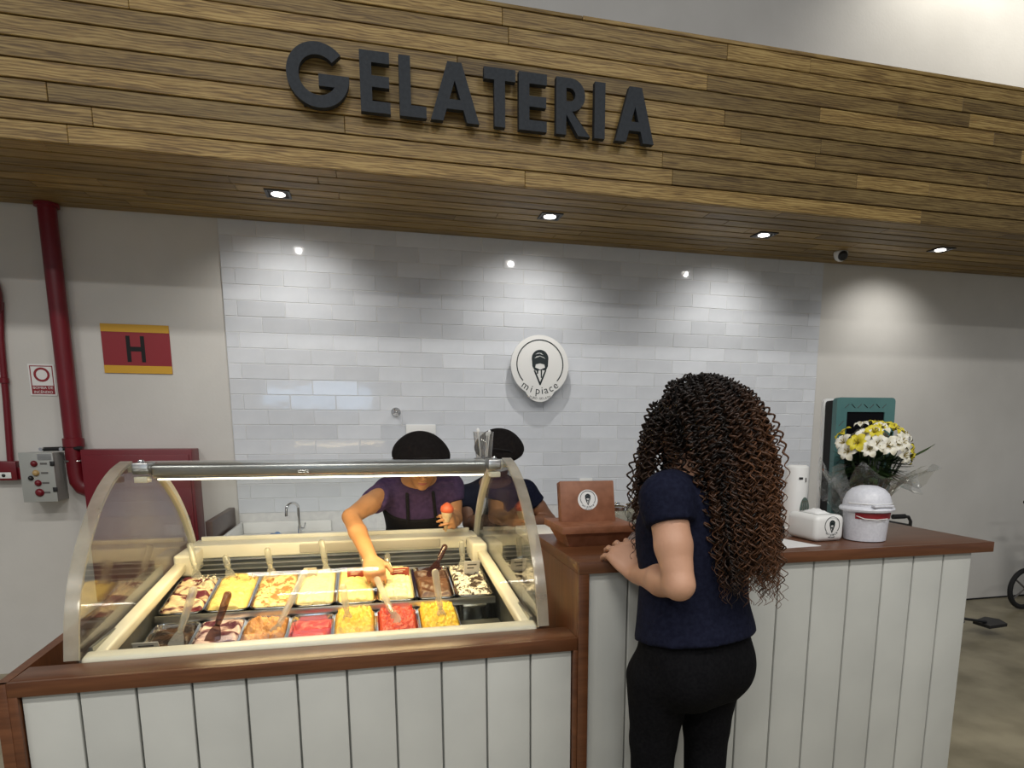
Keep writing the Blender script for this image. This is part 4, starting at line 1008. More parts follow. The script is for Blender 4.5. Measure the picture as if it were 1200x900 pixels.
box('board', -.858, -.824, 3.86, SB, 0, .968, mottled('dark_brown_laminate', (.045, .018, .012), (.06, .025, .016), 14, .35), t, .002)
fx, fyy = -.432, 4.33
t = thing('faucet', (fx, fyy, .802), 'tall chrome swan-neck faucet on the sink bench', 'faucet')
lathe('base', [(.024, 0), (.024, .008), (.014, .014), (.013, .06)], M['chrome'], t, 20, (fx, fyy, .802))
ar = [(fx, fyy, .85), (fx - .002, fyy, .93)] + [(fx - .002 - .030 + .030 * math.cos(a), fyy - .04 + .04 * math.cos(a), .975 + .035 * math.sin(a)) for a in np.linspace(0, PI, 10)] + [(fx - .064, fyy - .082, .935)]
tube('spout', ar, .009, M['chrome'], t, 14)
tube('lever', [(fx, fyy, .845), (fx + .03, fyy - .01, .85), (fx + .036, fyy - .012, .885)], [.009, .007, .004], M['chrome'], t, 10)
V = []
for i in range(12):
    for j in range(9): a, b = i / 11 - .5, j / 8 - .5; V.append((-.565 + a * .12, 4.30 + b * .10, .804 + .035 * max(0, .25 - a * a - b * b) * 4 * (.7 + .3 * math.sin(a * 17 + b * 11))))
n0 = len(V); V += [(p[0], p[1], .8025) for p in V]
F = [(i * 9 + j, (i + 1) * 9 + j, (i + 1) * 9 + j + 1, i * 9 + j + 1) for i in range(11) for j in range(8)]
edge = [i * 9 for i in range(12)] + [11 * 9 + j for j in range(1, 9)] + [i * 9 + 8 for i in range(10, -1, -1)] + list(range(7, 0, -1))
F += [(edge[i], n0 + edge[i], n0 + edge[(i + 1) % len(edge)], edge[(i + 1) % len(edge)]) for i in range(len(edge))]
o = mesh_obj('cleaning_cloth', V, F, mottled('blue_cloth', (.12, .22, .42), (.2, .32, .52), 40, .9), None, True); tag(o, 'crumpled blue cloth beside the chrome faucet', 'cloth')

# ---------------------------------------------------------------- wheelchairs parked by the right wall
def wheelchair(x, y, label, s=1.):
    """faces +x; origin on the floor under the backrest"""
    t = thing('wheelchair', (x, y, 0), label, 'wheelchair', 'folding wheelchairs by the right wall')
    bl = M['black']
    for sy in (-.23, .23):
        tube('back_tube', [(0, sy, .30), (0, sy, .86), (-.02, sy, .89), (-.06, sy, .895)], .011, bl, t, 10, True)
        tube('push_grip', [(-.05, sy, .895), (-.145, sy, .895)], .016, M['blackm'], t, 12, True)
        tube('side_frame', [(0, sy, .47), (.40, sy, .47), (.43, sy, .44), (.50, sy, .16), (.53, sy, .13)], .011, M['dgrey'], t, 10, True)
        tube('lower_rail', [(0, sy, .24), (.40, sy, .24)], .010, M['dgrey'], t, 10, True)
        box('arm_pad', .02, .32, sy - .025, sy + .025, .66, .69, bl, t, .008, 2, True)
        tube('arm_post', [(.30, sy, .47), (.30, sy, .66)], .010, M['dgrey'], t, 10, True)
        wy = sy + (.05 if sy > 0 else -.05)
        w_ = bpy.data.objects.new('rear_wheel', None)
        a = np.linspace(0, 2 * PI, 41)[:-1]
        seg = 10; V = []; F = []
        for i, q in enumerate(a):
            for j in range(seg):
                p = 2 * PI * j / seg; rr_ = .155 + .020 * math.cos(p); V.append((.03 + rr_ * math.cos(q), wy + .02 * math.sin(p), .176 + rr_ * math.sin(q)))
        for i in range(40):
            for j in range(seg): F.append((i * seg + j, i * seg + (j + 1) % seg, ((i + 1) % 40) * seg + (j + 1) % seg, ((i + 1) % 40) * seg + j))
        bpy.data.objects.remove(w_)
        w_ = mesh_obj('rear_wheel', V, F, M['blackm'], t, True, True)
        for q in np.arange(5) * 2 * PI / 5: tube('spoke', [(.03, wy, .176), (.03 + .142 * math.cos(q), wy, .176 + .142 * math.sin(q))], .007, M['dgrey'], w_, 6, True)
        v, f = orient(glathe([(.001, -.02), (.06, -.016), (.066, 0), (.06, .016), (.001, .02)], 22), (.42, sy, .067), (0, 1, 0)); mesh_obj('caster', v, f, M['blackm'], t, True, True)
        tube('caster_fork', [(.42, sy + .03, .067), (.415, sy + .03, .14), (.41, sy, .16), (.40, sy, .25)], .008, M['dgrey'], t, 8, True)
        p0 = -.085 if sy < 0 else .085
        tube('leg_hanger', [(.50, sy, .16), (.62, sy * .8, .13), (.78, sy * .8, .10)], .010, bl, t, 8, True)
        V = [(.74, sy * .8 - .07, .07), (.87, sy * .8 - .09, .085), (.90, sy * .8, .09), (.87, sy * .8 + .09, .085), (.74, sy * .8 + .07, .07)]
        V2 = [(p[0], p[1], p[2] + .022) for p in V]
        mesh_obj('footplate', V + V2, [(4, 3, 2, 1, 0), (5, 6, 7, 8, 9)] + [(i, (i + 1) % 5, 5 + (i + 1) % 5, 5 + i) for i in range(5)], bl, t, False, True)
    box('seat', .0, .42, -.22, .22, .455, .485, bl, t, .010, 2, True)
    box('backrest', -.012, .012, -.22, .22, .50, .84, bl, t, .008, 2, True)
    return t
wheelchair(3.45, 3.86, 'black wheelchair half hidden behind the white counter end')
wheelchair(5.12, 3.88, 'black wheelchair parked in the open against the right wall')

# ================================================================ people
class Field:
    """signed-distance field on a grid; smooth unions of limbs, meshed by surface nets"""
    def __init__(s, lo, hi, h):
        s.lo = np.array(lo, float); s.h = h; s.n = np.ceil((np.array(hi) - s.lo) / h).astype(int) + 1
        s.D = np.full(s.n, 1., np.float32)
    def sub(s, lo, hi, pad):
        a = np.maximum(np.floor((np.array(lo) - pad - s.lo) / s.h).astype(int), 0); b = np.minimum(np.ceil((np.array(hi) + pad - s.lo) / s.h).astype(int) + 1, s.n)
        ax = [s.lo[i] + s.h * np.arange(a[i], b[i]) for i in range(3)]
        return tuple(slice(a[i], b[i]) for i in range(3)), np.stack(np.meshgrid(*ax, indexing='ij'), -1)
    def put(s, sl, d, k):
        A = s.D[sl]
        if k <= 0: s.D[sl] = np.minimum(A, d); return
        q = np.clip(.5 + .5 * (A - d) / k, 0, 1); s.D[sl] = A * (1 - q) + d * q - k * q * (1 - q)
    def cone(s, a, b, ra, rb, k=.015):
        a, b = np.array(a, float), np.array(b, float); m = max(ra, rb)
        sl, P = s.sub(np.minimum(a, b), np.maximum(a, b), m + k + 3 * s.h)
        ab = b - a; t = np.clip(((P - a) @ ab) / (ab @ ab + 1e-12), 0, 1)
        s.put(sl, (np.linalg.norm(P - a - t[..., None] * ab, axis=-1) - (ra + (rb - ra) * t)).astype(np.float32), k)
    def chain(s, pts, rad, k=.015):
        for i in range(len(pts) - 1): s.cone(pts[i], pts[i + 1], rad[i], rad[i + 1], k)
    def ell(s, c, rad, ax=None, k=.015):
        c = np.array(c, float); rad = np.array(rad, float); A = np.eye(3) if ax is None else np.array(ax, float)
        sl, P = s.sub(c, c, rad.max() + k + 3 * s.h); q = (P - c) @ A.T
        d = (np.linalg.norm(q / rad, axis=-1) - 1) * rad.min()
        s.put(sl, d.astype(np.float32), k)
    def loft(s, o, U, S, Fv, sec, k=.02, inf=0.):
        """sec rows: (t along U, offset along Fv, half-width along S, half-depth along Fv)"""
        o, U, S, Fv = [np.array(v, float) for v in (o, U, S, Fv)]; sec = np.array(sec, float)
        tt = np.linspace(sec[0, 0], sec[-1, 0], 60)
        def cub(col):
            x, y = sec[:, 0], sec[:, col]; m_ = np.gradient(y, x); i = np.clip(np.searchsorted(x, tt) - 1, 0, len(x) - 2); h_ = x[i + 1] - x[i]; q = (tt - x[i]) / h_
            return (2 * q ** 3 - 3 * q ** 2 + 1) * y[i] + (q ** 3 - 2 * q ** 2 + q) * h_ * m_[i] + (-2 * q ** 3 + 3 * q ** 2) * y[i + 1] + (q ** 3 - q ** 2) * h_ * m_[i + 1]
        cF, w, d = cub(1), cub(2) + inf, cub(3) + inf
        R = max(w.max(), d.max()) + abs(cF).max()
        e0, e1 = o + U * tt[0], o + U * tt[-1]
        sl, P = s.sub(np.minimum(e0, e1), np.maximum(e0, e1), R + k + 2 * s.h); Q = P - o
        t = Q @ U; a = Q @ S; b = Q @ Fv
        W, Dp, Cf = np.interp(t, tt, w), np.interp(t, tt, d), np.interp(t, tt, cF)
        # super-ellipse section
        g = ((np.abs(a) / W) ** 2.3 + (np.abs(b - Cf) / Dp) ** 2.3) ** (1 / 2.3)
        dd = (g - 1) * np.minimum(W, Dp); dd = np.maximum(dd, np.maximum(tt[0] - t, t - tt[-1]))
        s.put(sl, dd.astype(np.float32), k)
    def cut(s, p, n):
        """keep the side the normal points away from"""
        ax = [s.lo[i] + s.h * np.arange(s.n[i]) for i in range(3)]; n = np.array(n, float); n /= np.linalg.norm(n)
        d = (ax[0] - p[0])[:, None, None] * n[0] + (ax[1] - p[1])[None, :, None] * n[1] + (ax[2] - p[2])[None, None, :] * n[2]
        s.D = np.maximum(s.D, d.astype(np.float32))
    def mesh(s):
        D = s.D; ins = D < 0; n = s.n
        c = [ins[i:n[0] - 1 + i, j:n[1] - 1 + j, k:n[2] - 1 + k] for i in (0, 1) for j in (0, 1) for k in (0, 1)]
        any_ = np.logical_or.reduce(c); all_ = np.logical_and.reduce(c); act = np.argwhere(any_ & ~all_)
        idx = np.full(n - 1, -1, np.int32); idx[tuple(act.T)] = np.arange(len(act))
        cn = np.array([(i, j, k) for i in (0, 1) for j in (0, 1) for k in (0, 1)])
        vals = np.stack([D[tuple((act + q).T)] for q in cn], 1)
        acc = np.zeros((len(act), 3)); cnt = np.zeros(len(act))
        for a in range(8):
            for b in range(a + 1, 8):
                if np.abs(cn[a] - cn[b]).sum() != 1: continue
                va, vb = vals[:, a], vals[:, b]; m_ = (va < 0) != (vb < 0)
                t = np.where(m_, va / np.where(m_, va - vb, 1), 0)
                acc += np.where(m_[:, None], cn[a] + t[:, None] * (cn[b] - cn[a]), 0); cnt += m_
        V = s.lo + s.h * (act + acc / cnt[:, None]); F = []
        for ax in range(3):
            o1, o2 = [i for i in range(3) if i != ax]
            A = ins; sl0 = [slice(1, n[i] - 1) for i in range(3)]; sl0[ax] = slice(0, n[ax] - 1); sl1 = list(sl0); sl1[ax] = slice(1, n[ax])
            e = np.argwhere(A[tuple(sl0)] != A[tuple(sl1)])
            if not len(e): continue
            st = np.array([1, 1, 1]); st[ax] = 0; e = e + st
            flip = A[tuple(e.T)]
            d1, d2 = np.zeros(3, int), np.zeros(3, int); d1[o1] = 1; d2[o2] = 1
            q = np.stack([idx[tuple((e - d1 - d2).T)], idx[tuple((e - d2).T)], idx[tuple(e.T)], idx[tuple((e - d1).T)]], 1)
            if ax == 1: flip = ~flip
            q[~flip] = q[~flip][:, ::-1]; F.append(q)
        return V, np.concatenate(F)
def field_obj(name, fld, mat, parent, relax=2):
    V, F = fld.mesh()
    if relax:                                            # light Laplacian smoothing
        for _ in range(relax):
            acc = np.zeros_like(V); cnt = np.zeros(len(V))
            for a, b in ((0, 1), (1, 2), (2, 3), (3, 0)):
                np.add.at(acc, F[:, a], V[F[:, b]]); np.add.at(cnt, F[:, a], 1); np.add.at(acc, F[:, b], V[F[:, a]]); np.add.at(cnt, F[:, b], 1)
            V = V + .5 * (acc / cnt[:, None] - V)
    me = bpy.data.meshes.new(name); v = V - np.array(origin_of(parent))
    me.vertices.add(len(v)); me.vertices.foreach_set('co', v.astype(np.float32).ravel())
    me.loops.add(F.size); me.loops.foreach_set('vertex_index', F.astype(np.int32).ravel())
    me.polygons.add(len(F)); me.polygons.foreach_set('loop_start', np.arange(0, F.size, 4, dtype=np.int32))
    me.polygons.foreach_set('use_smooth', np.ones(len(F), bool))
    me.update(calc_edges=True); me.validate()
    me.materials.append(mat)
    o = bpy.data.objects.new(name, me); COL.objects.link(o); o.parent = parent; return o
def unit(v): v = np.array(v, float); return v / np.linalg.norm(v)
def head(fl, c, fwd, up, s=1., k=.012):
    """skull, jaw, nose, lips, brow, ears; c is the middle of the head"""
    f = unit(fwd); u = unit(np.array(up) - f * (np.array(up) @ f)); r = np.cross(f, u); ax = [r, f, u]; c = np.array(c, float)
    P = lambda a, b, d: c + s * (r * a + f * b + u * d)
    fl.ell(P(0, -.012, .028), np.array((.074, .092, .085)) * s, ax, .02)
    fl.ell(P(0, .022, -.030), np.array((.060, .062, .078)) * s, ax, .03)
    fl.ell(P(0, .058, -.092), np.array((.022, .020, .016)) * s, ax, .02)                 # chin
    fl.cone(P(0, .084, .012), P(0, .103, -.022), .007 * s, .012 * s, .008)                # nose
    for q in (-1, 1):
        fl.ell(P(q * .012, .096, -.026), np.array((.008, .009, .007)) * s, ax, .006)
        fl.ell(P(q * .030, .072, .030), np.array((.020, .010, .008)) * s, ax, .012)       # brow
        fl.ell(P(q * .040, .058, -.022), np.array((.020, .018, .018)) * s, ax, .015)      # cheek
        fl.ell(P(q * .075, -.010, -.008), np.array((.009, .018, .030)) * s, ax, .006)     # ear
    fl.ell(P(0, .086, -.050), np.array((.022, .008, .005)) * s, ax, .004)                 # lips
    fl.ell(P(0, .084, -.060), np.array((.019, .008, .006)) * s, ax, .004)
    return P, ax
def face_parts(parent, P, ax, s, lipmat):
    for q in (-1, 1):
        v, f = glathe([(.001, -.011), (.006, -.009), (.0105, -.003), (.0105, .003), (.006, .009), (.001, .011)], 14)
        e = mesh_obj('eye', v * s + P(q * .030, .072, .010), f, M['white'], parent, True)
        v, f = orient(glathe([(.0001, .0106), (.005, .0100), (.005, .0085)], 12), P(q * .030, .072, .010), ax[1]); mesh_obj('iris', v, f, M['black'], e, True)
        tube('eyebrow', [P(q * .014, .083, .028), P(q * .030, .082, .034), P(q * .046, .070, .028)], [.002, .003, .0015], M['black'], parent, 6)
    tube('mouth', [P(-.021, .085, -.054), P(-.009, .0935, -.0515), P(0, .095, -.0535), P(.009, .0935, -.0515), P(.021, .085, -.054)], [.001, .0042, .0042, .0042, .001], lipmat, parent, 8)
M['lips'] = principled('lips', (.36, .10, .08), .4)
def hand(fl, wrist, d, n, thumb, curl=(.3, .5, .4), s=1., spread=.10, k=.007, tcurl=.4):
    """palm, four jointed fingers of unequal length, thumb from the side of the palm"""
    d = unit(d); n = unit(np.array(n) - d * (np.array(n) @ d)); ts = unit(np.cross(d, n)); ts = ts if ts @ np.array(thumb, float) > 0 else -ts
    w = np.array(wrist, float); tips = []
    fl.ell(w + d * .045 * s, np.array((.037, .048, .014)) * s, [ts, d, n], .012)
    for i, (off, L, r) in enumerate(((.029, .070, .0088), (.010, .078, .0090), (-.010, .072, .0086), (-.028, .058, .0076))):
        kn = w + d * (.082 - (.004 if i in (0,) else .010 if i == 3 else 0)) * s + ts * off * s
        fl.cone(w + d * .010 * s + ts * off * .55 * s, kn, .014 * s, .0115 * s, .012)
        dirv = unit(d + ts * spread * (1.5 - i)); p = kn; ang = 0
        for q, (fr, cu) in enumerate(zip((.46, .30, .24), curl)):
            ang += cu; dd = dirv * math.cos(ang) - n * math.sin(ang); e = p + dd * L * fr * s
            fl.cone(p, e, r * s * (1 - .10 * q), r * s * (.92 - .10 * q), k if q else .008); p = e
        tips.append(p)
    b = w + d * .022 * s + ts * .026 * s; td = unit(d * .62 + ts * .75 - n * .18); m = b + td * .036 * s
    td2 = unit(td * math.cos(tcurl) + (d * .7 - n * .6) * math.sin(tcurl)); e = m + td2 * .030 * s
    fl.cone(w + d * .012 * s + ts * .012 * s, b, .016 * s, .013 * s, .012); fl.cone(b, m, .0125 * s, .0105 * s, .008); fl.cone(m, e, .0105 * s, .0085 * s, k)
    return tips, e

# ---------------------------------------------------------------- the customer
WC = np.array((.815, 1.560, 0)); wf = unit((-.35, .937, 0)); wl = unit((-.937, -.35, 0)); UZ = np.array((0, 0, 1.))
def wp(l, f, z): return WC + wl * l + wf * f + UZ * z
woman = thing('person', (.815, 1.56, 0), 'customer with long curly hair, navy t-shirt and black trousers leaning on the counter', 'person')
SEC = [(.765, -.005, .120, .095), (.81, -.010, .146, .114), (.87, -.012, .154, .122), (.93, -.008, .150, .114), (1.00, .0, .140, .106), (1.07, .002, .140, .104), (1.14, .010, .150, .114), (1.22, .016, .158, .118), (1.285, .004, .160, .098), (1.33, -.004, .128, .074), (1.365, .0, .07, .055)]
B = Field((.48, 1.22, -.005), (1.14, 1.93, 1.62), .0042)
B.loft((WC[0], WC[1], 0), UZ, wl, wf, SEC, .02)
LEGS = [[wp(.085, .03, .82), wp(.088, .045, .64), wp(.085, .05, .44), wp(.085, .035, .28), wp(.085, .03, .09)], [wp(-.078, -.0, .82), wp(-.066, -.005, .66), wp(-.062, -.01, .44), wp(-.064, -.03, .28), wp(-.066, -.035, .09)]]
LR_ = [.084, .055, .048, .050, .036]
for L in LEGS:
    B.chain(L, LR_, .02); B.chain([L[4], L[4] + wf * .06 - UZ * .045, L[4] + wf * .15 - UZ * .06], [.036, .036, .026], .02)
B.chain([wp(0, -.005, 1.33), wp(0, .025, 1.41)], [.052, .047], .03)
hf = unit((-.78, .62, -.06)); hc = wp(-.018, .050, 1.476)
WPt, wax = head(B, hc, hf, (0, 0, 1), .98)
S1, E1, W1 = np.array((.688, 1.478, 1.305)), np.array((.690, 1.395, 1.112)), np.array((.690, 1.650, 1.084))
B.chain([wp(.10, 0, 1.315), S1, S1 * .45 + E1 * .55, E1], [.052, .047, .044, .035], .012)
B.chain([E1, E1 * .62 + W1 * .38, W1], [.035, .039, .0285], .012)
hand(B, W1 + np.array((0, .004, .004)), (-.30, .74, .56), (-.28, -.60, .72), (1, .3, 0), (.55, .50, .35), 1.08, .22, k=.004, tcurl=.5)
S2, E2, W2 = wp(-.160, .0, 1.300), np.array((1.040, 1.690, 1.148)), np.array((.868, 1.826, 1.134))
B.chain([wp(-.10, 0, 1.315), S2, S2 * .45 + E2 * .55, E2], [.052, .052, .047, .042], .03)
B.chain([E2, E2 * .65 + W2 * .35, W2], [.042, .041, .0275], .02)
hand(B, W2, (-.92, .05, -.04), (.0, -.15, 1), (0, 1, 0), (.12, .22, .2), 1.0, .12)
B.cut((0, 0, .004), (0, 0, -1))
field_obj('body', B, M['skin_a'], woman, 1)
face_parts(woman, WPt, wax, .98, M['lips'])
# trousers
T = Field((.50, 1.15, .05), (1.16, 1.90, 1.02), .008)
T.loft((WC[0], WC[1], 0), UZ, wl, wf, SEC[:6], .02, .007)
for q in (.07, -.07): T.ell(wp(q, -.066, .845), (.072, .064, .080), [wl, wf, UZ], .03)
for L in LEGS: T.chain(L, [r + .007 for r in LR_[:4]] + [.046], .018)
T.cut((0, 0, .985), (0, 0, 1)); T.cut((0, 0, .085), (0, 0, -1))
field_obj('trousers', T, M['pants'], woman, 2)
# t-shirt
def sleeved(fl, sleeves, frac, rad, torso):
    """cut each sleeve square first, then blend the torso in"""
    full = None
    ax3 = [fl.lo[i] + fl.h * np.arange(fl.n[i]) for i in range(3)]; G = np.stack(np.meshgrid(*ax3, indexing='ij'), -1)
    for inner, S_, E_ in sleeves:
        g = Field(fl.lo, fl.lo + fl.h * (fl.n - 1), fl.h); g.n = fl.n; g.D = np.full(fl.n, 1., np.float32)
        gd = unit(E_ - S_); m_ = S_ * (1 - frac) + E_ * frac
        g.chain([inner, S_, S_ * .3 + E_ * .7], rad, .03)
        g.D = np.maximum(g.D, ((G - m_) @ gd).astype(np.float32)); full = g.D if full is None else np.minimum(full, g.D)
    fl.D = full; torso(fl)
TS = [(.90, -.012, .172, .140), (.96, -.010, .166, .132), (1.02, .0, .156, .122), (1.10, .004, .152, .118), (1.18, .012, .158, .124), (1.25, .008, .166, .112), (1.31, -.002, .150, .092), (1.355, .0, .085, .066)]
T = Field((.50, 1.15, .85), (1.20, 1.90, 1.45), .007)
sleeved(T, [(wp(.10, 0, 1.315), S1, E1), (wp(-.10, 0, 1.315), S2, E2)], .30, [.060, .060, .060], lambda q: q.loft((WC[0], WC[1], 0), UZ, wl, wf, TS, .02))
T.cut(tuple(wp(0, 0, .932)), -UZ - wf * .10); T.cut(tuple(wp(0, 0, 1.375)), unit(np.array((0, 0, 1.)) + wf * .25))
field_obj('t_shirt', T, M['navy'], woman, 2)
for L in LEGS:
    T = Field(L[4] - np.array((.16, .16, .10)), L[4] + np.array((.22, .24, .08)), .006)
    T.chain([L[4] - UZ * .01, L[4] + wf * .05 - UZ * .045, L[4] + wf * .16 - UZ * .058], [.046, .045, .034], .03); T.cone(L[4] - wf * .02 - UZ * .05, L[4] + wf * .1 - UZ * .06, .042, .04, .03)
    T.cut((0, 0, .002), (0, 0, -1)); field_obj('shoe', T, M['black'], woman, 1)
# hair: dark mass close to the head plus hundreds of corkscrew locks
HC = np.array((hc[0], hc[1], 1.474)); HB = np.array((.872, 1.475, 0))
T = Field((.56, 1.25, 1.0), (1.16, 1.85, 1.68), .008)
T.ell(HC + np.array((.012, -.012, .022)), (.088, .100, .100), wax, .02)
T.cut(hc + hf * .036, hf)
T.cone((HC[0] + .045, HC[1] - .05, 1.44), (HB[0], HB[1], 1.18), .080, .062, .06)
M['hairm'] = principled('hair_mass_dark', (.010, .006, .004), .75)
field_obj('hair_mass', T, M['hairm'], woman, 1)
cols = []; HV = []; HF = []; nv = 0
right = unit((.88, -.47, 0))
def lock(P0, P1, P2, amp, wl_, rad, tint, seg=4):
    global nv
    L = np.linalg.norm(P1 - P0) + np.linalg.norm(P2 - P1); n = max(12, int(L / wl_ * 7))
    t = np.linspace(0, 1, n)[:, None]; P = (1 - t) ** 2 * P0 + 2 * t * (1 - t) * P1 + t ** 2 * P2
    P = P + .010 * np.sin(t * rng.uniform(3, 7) + rng.uniform(0, 6)) * rng.normal(size=3)
    T_ = np.gradient(P, axis=0); T_ /= np.linalg.norm(T_, axis=1)[:, None]
    u = np.cross(T_, np.array((.31, .9, .12))); u /= np.linalg.norm(u, axis=1)[:, None] + 1e-9; w = np.cross(T_, u)
    ph = 2 * PI * L * t / wl_ * rng.choice((-1, 1)) + rng.uniform(0, 6); a = amp * np.clip(t * 5, .15, 1)
    C_ = P + a * (np.cos(ph) * u + np.sin(ph) * w)
    r = rad * np.clip((1.02 - t) * 6, .25, 1) * np.clip(t * 8 + .4, 0, 1)
    T2 = np.gradient(C_, axis=0); T2 /= np.linalg.norm(T2, axis=1)[:, None]; u2 = np.cross(T2, T_); u2 /= np.linalg.norm(u2, axis=1)[:, None] + 1e-9; w2 = np.cross(T2, u2)
    an = np.arange(seg) * 2 * PI / seg
    V = (C_[:, None, :] + r[:, None, :] * (np.cos(an)[None, :, None] * u2[:, None, :] + np.sin(an)[None, :, None] * w2[:, None, :])).reshape(-1, 3)
    i = np.arange(n - 1)[:, None] * seg; j = np.arange(seg)[None, :]; k_ = (j + 1) % seg
    HF.append((np.stack([i + j, i + k_, i + seg + k_, i + seg + j], -1).reshape(-1, 4) + nv)); HV.append(V); nv += len(V)
    c = np.clip(tint * (t[:, 0] * 1.5 - .25), 0, 1); cols.append(np.repeat(c, seg))
for q in range(1050):
    while True:
        az = rng.uniform(-PI, PI); dv = np.array((math.cos(az), math.sin(az), 0)); ff = dv @ np.array((hf[0], hf[1], 0))
        if ff < .25 or rng.uniform() < .10: break
    el = math.asin(rng.uniform(.0, 1)) if rng.uniform() < .75 else rng.uniform(-.5, .2)
    root = HC + np.array((.006, -.006, .012)) + dv * .088 * math.cos(el) + UZ * .108 * math.sin(el)
    u_ = rng.uniform(.35, 1.0) ** .6; rt = dv @ right
    rho = (.084 + .026 * max(rt, 0) + .006 * max(-rt, 0)) * u_
    front = max(ff, 0)
    cen = HB * (1 - .55 * front) + HC * .55 * front; cen = np.array((cen[0], cen[1], 0))
    zend = rng.uniform(1.035, 1.20) + .10 * (1 - u_) + (.06 if rt < -.5 else 0)
    if rng.uniform() < .28: zend += rng.uniform(.05, .22)
    P1 = np.array((HC[0], HC[1], 0)) * .55 + cen * .45 + dv * (rho + .034 + .016 * (1 - math.cos(el))) + UZ * (root[2] + .012 + .02 * rng.uniform())
    P2 = np.array((cen[0], cen[1], 0)) + dv * rho * (.95 + .15 * rng.uniform()) + UZ * zend
    tint = np.clip(.15 + .75 * max(rt, 0) + .25 * rng.normal(), 0, 1.1)
    lock(root, P1, P2, rng.uniform(.0055, .0095), rng.uniform(.020, .030), rng.uniform(.0020, .0031), tint)
# loose front locks hanging before the near shoulder
for q in range(44):
    a = rng.uniform(-.05, .05); dv = unit(-right * 1.0 + wf * rng.uniform(-.7, .6))
    root = HC + dv * .085 + UZ * rng.uniform(-.01, .07)
    P2 = np.array((HC[0], HC[1], 0)) + dv * rng.uniform(.095, .155) + UZ * rng.uniform(1.10, 1.26)
    P1 = np.array((HC[0], HC[1], 0)) + dv * rng.uniform(.10, .14) + UZ * (root[2] - rng.uniform(0, .05))
    lock(root, P1, P2, rng.uniform(.006, .009), rng.uniform(.024, .032), rng.uniform(.0022, .0030), .25)
# short frizz that breaks the outline
for q in range(150):
    az = rng.uniform(-PI, PI); dv = np.array((math.cos(az), math.sin(az), 0))
    if dv @ np.array((hf[0], hf[1], 0)) > .5: continue
    el = rng.uniform(.2, 1.5); root = HC + dv * .09 * math.cos(el) + UZ * (.012 + .105 * math.sin(el))
    P2 = root + dv * rng.uniform(.02, .06) + UZ * rng.uniform(-.09, .01); P1 = root + dv * .03 + UZ * .03
    lock(root, P1, P2, .006, .024, .0022, .1)
HV = np.concatenate(HV); HF = np.concatenate(HF); cols = np.concatenate(cols)
me = bpy.data.meshes.new('curly_hair'); v = (HV - np.array(origin_of(woman))).astype(np.float32)
me.vertices.add(len(v)); me.vertices.foreach_set('co', v.ravel()); me.loops.add(HF.size); me.loops.foreach_set('vertex_index', HF.astype(np.int32).ravel())
me.polygons.add(len(HF)); me.polygons.foreach_set('loop_start', np.arange(0, HF.size, 4, dtype=np.int32)); me.polygons.foreach_set('use_smooth', np.ones(len(HF), bool)); me.update(calc_edges=True)
at = me.attributes.new('tip', 'FLOAT', 'POINT'); at.data.foreach_set('value', cols.astype(np.float32))
M['hair'] = principled('dark_curls_brown_tips', (.01, .006, .004), .42, 0, .35)
n, l, b = nodes(M['hair']); an = n.new('ShaderNodeAttribute'); an.attribute_name = 'tip'; r = n.new('ShaderNodeValToRGB')
r.color_ramp.elements[0].color = (.007, .0045, .0035, 1); r.color_ramp.elements[1].color = (.115, .048, .021, 1); l.new(an.outputs['Fac'], r.inputs[0]); l.new(r.outputs[0], b.inputs['Base Color'])
me.materials.append(M['hair'])
o = bpy.data.objects.new('curly_hair', me); COL.objects.link(o); o.parent = woman; o['kind'] = 'stuff'

